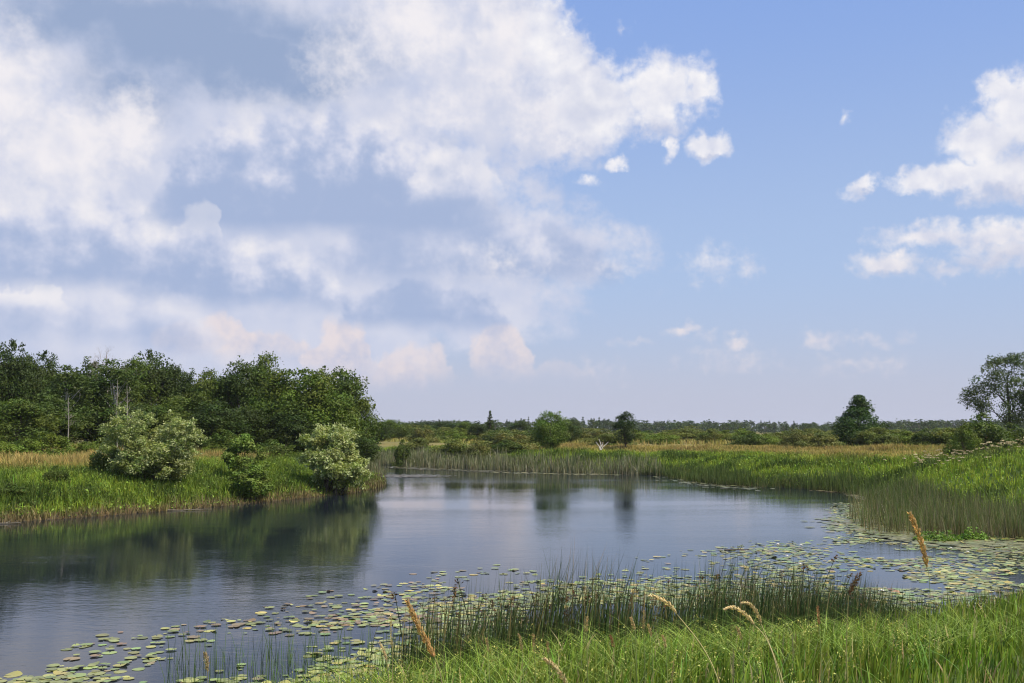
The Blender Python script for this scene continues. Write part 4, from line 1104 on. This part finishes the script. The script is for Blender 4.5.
mat('pale weed line along the far shore left of the green tongue', [(395, 467), (440, 469.5), (500, 471.5)], 450, 2, (0.12, 0.11, 0.055), 1.1)
mat('pale yellow weed line under the green tongue of the far bank', [(500, 472.5), (560, 474), (615, 475)], 170, 3, (0.22, 0.21, 0.09), .7)
mat('yellowish weed drift at the corner of the far shore', [(668, 476), (690, 482), (722, 486), (750, 489)], 160, 4, (0.18, 0.18, 0.08), .9)
mat('dull weed mat in front of the right hand reed bed', [(850, 520), (880, 533), (940, 541), (1030, 548)], 600, 5, (0.15, 0.15, 0.06), .9)
mat('thin weed line along the shore before the right reeds', [(820, 490.5), (862, 493), (868, 500)], 300, 6, (0.22, 0.19, 0.09), .4)

# ================================================================== small things
# bright green floating plants before the reed bed
for (px, py, wpx, lb, sd) in [(938, 540, 34, 'bright green leafy clump before the reed bed, broader left one', 1), (972, 539, 22, 'bright green leafy clump before the reed bed, smaller right one', 2)]:
    cx, cy = on_water(px, py); r = np.random.default_rng(sd); n = 520; W_ = wpx / FPX * cy * 1.25
    mb = MB(); a = r.uniform(0, 6.28, n); q = r.random(n) ** .5
    P = np.stack([np.cos(a) * q * W_ * .55, np.sin(a) * q * W_ * .4, r.uniform(.02, 1, n) * .30 * (1 - q ** 2) * (1 + .6 * np.sin(a * 3 + sd)) + .04], 1)
    leaves(mb, P, r.normal(size=(n, 3)) + np.array((0, 0, 1.6)), r.uniform(.08, .16, n), jitter((0.12, 0.20, 0.035), n, .2, .08, r), .7, r)
    o = mb.build('water_plant', M_grass); o.location = (cx, cy, 0); tag(o, lb, 'water plant')

# white water lilies far out among the pads
def lily(loc, label):
    o = empty('water_lily', loc); tag(o, label, 'water lily', 'white flowers among the pads'); r = np.random.default_rng(int(loc[0] * 100) % 1000)
    mb = MB()
    for ring, (m, R_, zc) in enumerate([(8, .075, .02), (7, .055, .05)]):
        a = np.linspace(0, 6.28, m, endpoint=False) + ring * .4
        for b in a:
            dv = np.array((math.cos(b), math.sin(b), 0)); sv = np.array((-dv[1], dv[0], 0)) * .02
            mb.add([dv * .01 + (0, 0, .01), dv * R_ * .6 + sv + (0, 0, zc * .7), dv * R_ + (0, 0, zc), dv * R_ * .6 - sv + (0, 0, zc * .7)], [[0, 1, 2, 3]], (.82, .80, .76))
    mb.build('petals', M_petal, o)
    mb = MB(); tube(mb, [(0, 0, .0), (0, 0, .03)], [.016, .01], (.6, .42, .05), 7); mb.build('centre', M_petal, o)
for px, py, lb in [(778, 545, 'left of two white flowers on the thin weed line far out'), (801, 546, 'right of two white flowers on the thin weed line far out'), (800, 565, 'white flower among pads above the tall right rush stems'),
                   (882, 592, 'white flower among pads below the slim golden seed head'), (787, 557, 'tiny white flower at the edge of the pads'), (951, 549, 'white flower among pads right of the slim golden seed head'), (968, 553, 'rightmost white flower, near the bright green clumps')]:
    a, b = on_water(px, py); lily((a, b, .02), lb)

# a drifting stick and a dark twig on the water
def stick(px, py, L_, label, c=(0.06, 0.045, 0.035), seed=1, rz=0.0):
    r = np.random.default_rng(seed); a, b = on_water(px, py); mb = MB(); o = empty('drifting_stick', (a, b, .02), rz); tag(o, label, 'stick')
    t = np.linspace(-.5, .5, 7)[:, None]; tube(mb, t * np.array((L_, .1 * L_, .02)) + r.normal(0, .012, (7, 3)) + (0, 0, .02), np.linspace(.03, .012, 7), c, 7); mb.build('branch', M_bark, o, True)
    mb = MB(); tube(mb, [(L_ * .1, 0, .02), (L_ * .2, .1, .10), (L_ * .24, .12, .2)], [.014, .009, .005], c, 5); mb.build('twig', M_bark, o, True)
stick(737, 551, .9, 'dark stick drifting at the left end of the thin weed line')
stick(2, 524, 1.6, 'pale stick lying at the waterline by the left border', c=(.20, .18, .14), seed=3)
stick(190, 510.5, 2.2, 'long pale stick lying at the waterline below the large willow', c=(.17, .15, .11), seed=4, rz=.2)

# bleached white branches on the far meadow
D = 108; x0 = w_at(600, D); z0 = gz(x0, D); o = empty('bleached_branches', (x0, D, z0)); tag(o, 'bleached white forked branches lying on the far meadow before the olive shrubs', 'dead branches')
def zz_(py): return z_at(py, D) - z0
for pp, r0_ in [([(0, 444 + 6), (-1, 446), (-3, 443.5), (-4, 442)], .07), ([(0, 450), (1.0, 445), (0, 441.5), (-1, 439)], .08), ([(1, 450), (3, 446.5), (6, 444.5), (8.5, 442)], .07), ([(0, 448), (3, 444), (2, 442)], .05)]:
    mb = MB(); tube(mb, [(a / FPX * D, .1 * i, zz_(b)) for i, (a, b) in enumerate(pp)], np.linspace(r0_ * .7, r0_ * .25, len(pp)), (.52, .48, .43), 6); mb.build('branch', M_petal, o, True)

# cream umbels of the right bank, each a plant of its own
def umbel(seed):
    r = np.random.default_rng(seed); o = empty('umbel_plant', (0, 0, 0)); mb = MB()
    tube(mb, [(0, 0, -.05), (.02, 0, .5), (.03, .01, .95)], [.012, .008, .005], (.12, .15, .05), 5); mb.build('stem', M_grass, o)
    m = 46; a = r.uniform(0, 6.28, m); q = r.random(m) ** .5 * .10; mb = MB()
    leaves(mb, np.stack([.03 + np.cos(a) * q, np.sin(a) * q, .98 - q * .25 + r.normal(0, .012, m)], 1), r.normal(size=(m, 3)) * .5 + np.array((0, 0, 1)), .065, jitter((.50, .42, .24), m, .2, .08, r), .8, r)
    mb.build('flower_head', M_petal, o); return o
ums = [umbel(i) for i in range(4)]
r = np.random.default_rng(123); cnt = 0
for _ in range(1400):
    if cnt >= 120: break
    x0 = r.uniform(20, 42); y0 = r.uniform(48, 72); q, d0 = land([x0], [y0]); a, b = to_px(x0, y0, q[0] + .6)
    c_ = np.exp(-((a - 930) / 42.) ** 2 - ((b - (472 - .28 * (a - 900))) / 7.) ** 2) + .5 * (a > 960) * (b < 452) * (b > 440) + .08
    if d0[0] < 3 or a > 1035 or a < 820 or r.random() > c_: continue
    i = r.integers(4); s = r.uniform(.7, 1.15)
    put_copy(ums[i], ('umb', i), (x0, y0, q[0]), r.uniform(0, 6.28), (s, s, s), 'cream flat-topped flower on a thin stalk on the right bank', 'wild flower', 'cream umbel flowers of the right bank'); cnt += 1

# ================================================================== the summer haze in the air
hm = bpy.data.meshes.new('haze'); X0, X1, Y0, Y1, Z0, Z1 = -3200, 3200, -60, 3300, -3.0, 30
hm.from_pydata([(a, b, c) for a in (X0, X1) for b in (Y0, Y1) for c in (Z0, Z1)], [], [(0, 1, 3, 2), (4, 6, 7, 5), (0, 4, 5, 1), (2, 3, 7, 6), (0, 2, 6, 4), (1, 5, 7, 3)])
m = bpy.data.materials.new('haze'); m.use_nodes = True; m.node_tree.nodes.clear(); q = N(m.node_tree)
v = q.node('ShaderNodeVolumePrincipled'); v.inputs['Color'].default_value = (.86, .90, .98, 1); v.inputs['Density'].default_value = 0.00010; v.inputs['Anisotropy'].default_value = 0.2
m.node_tree.links.new(v.outputs[0], q.node('ShaderNodeOutputMaterial').inputs['Volume'])
hm.materials.append(m); ho = bpy.data.objects.new('haze', hm); col.objects.link(ho); tag(ho, 'thin pale summer haze', 'haze', kind='stuff')
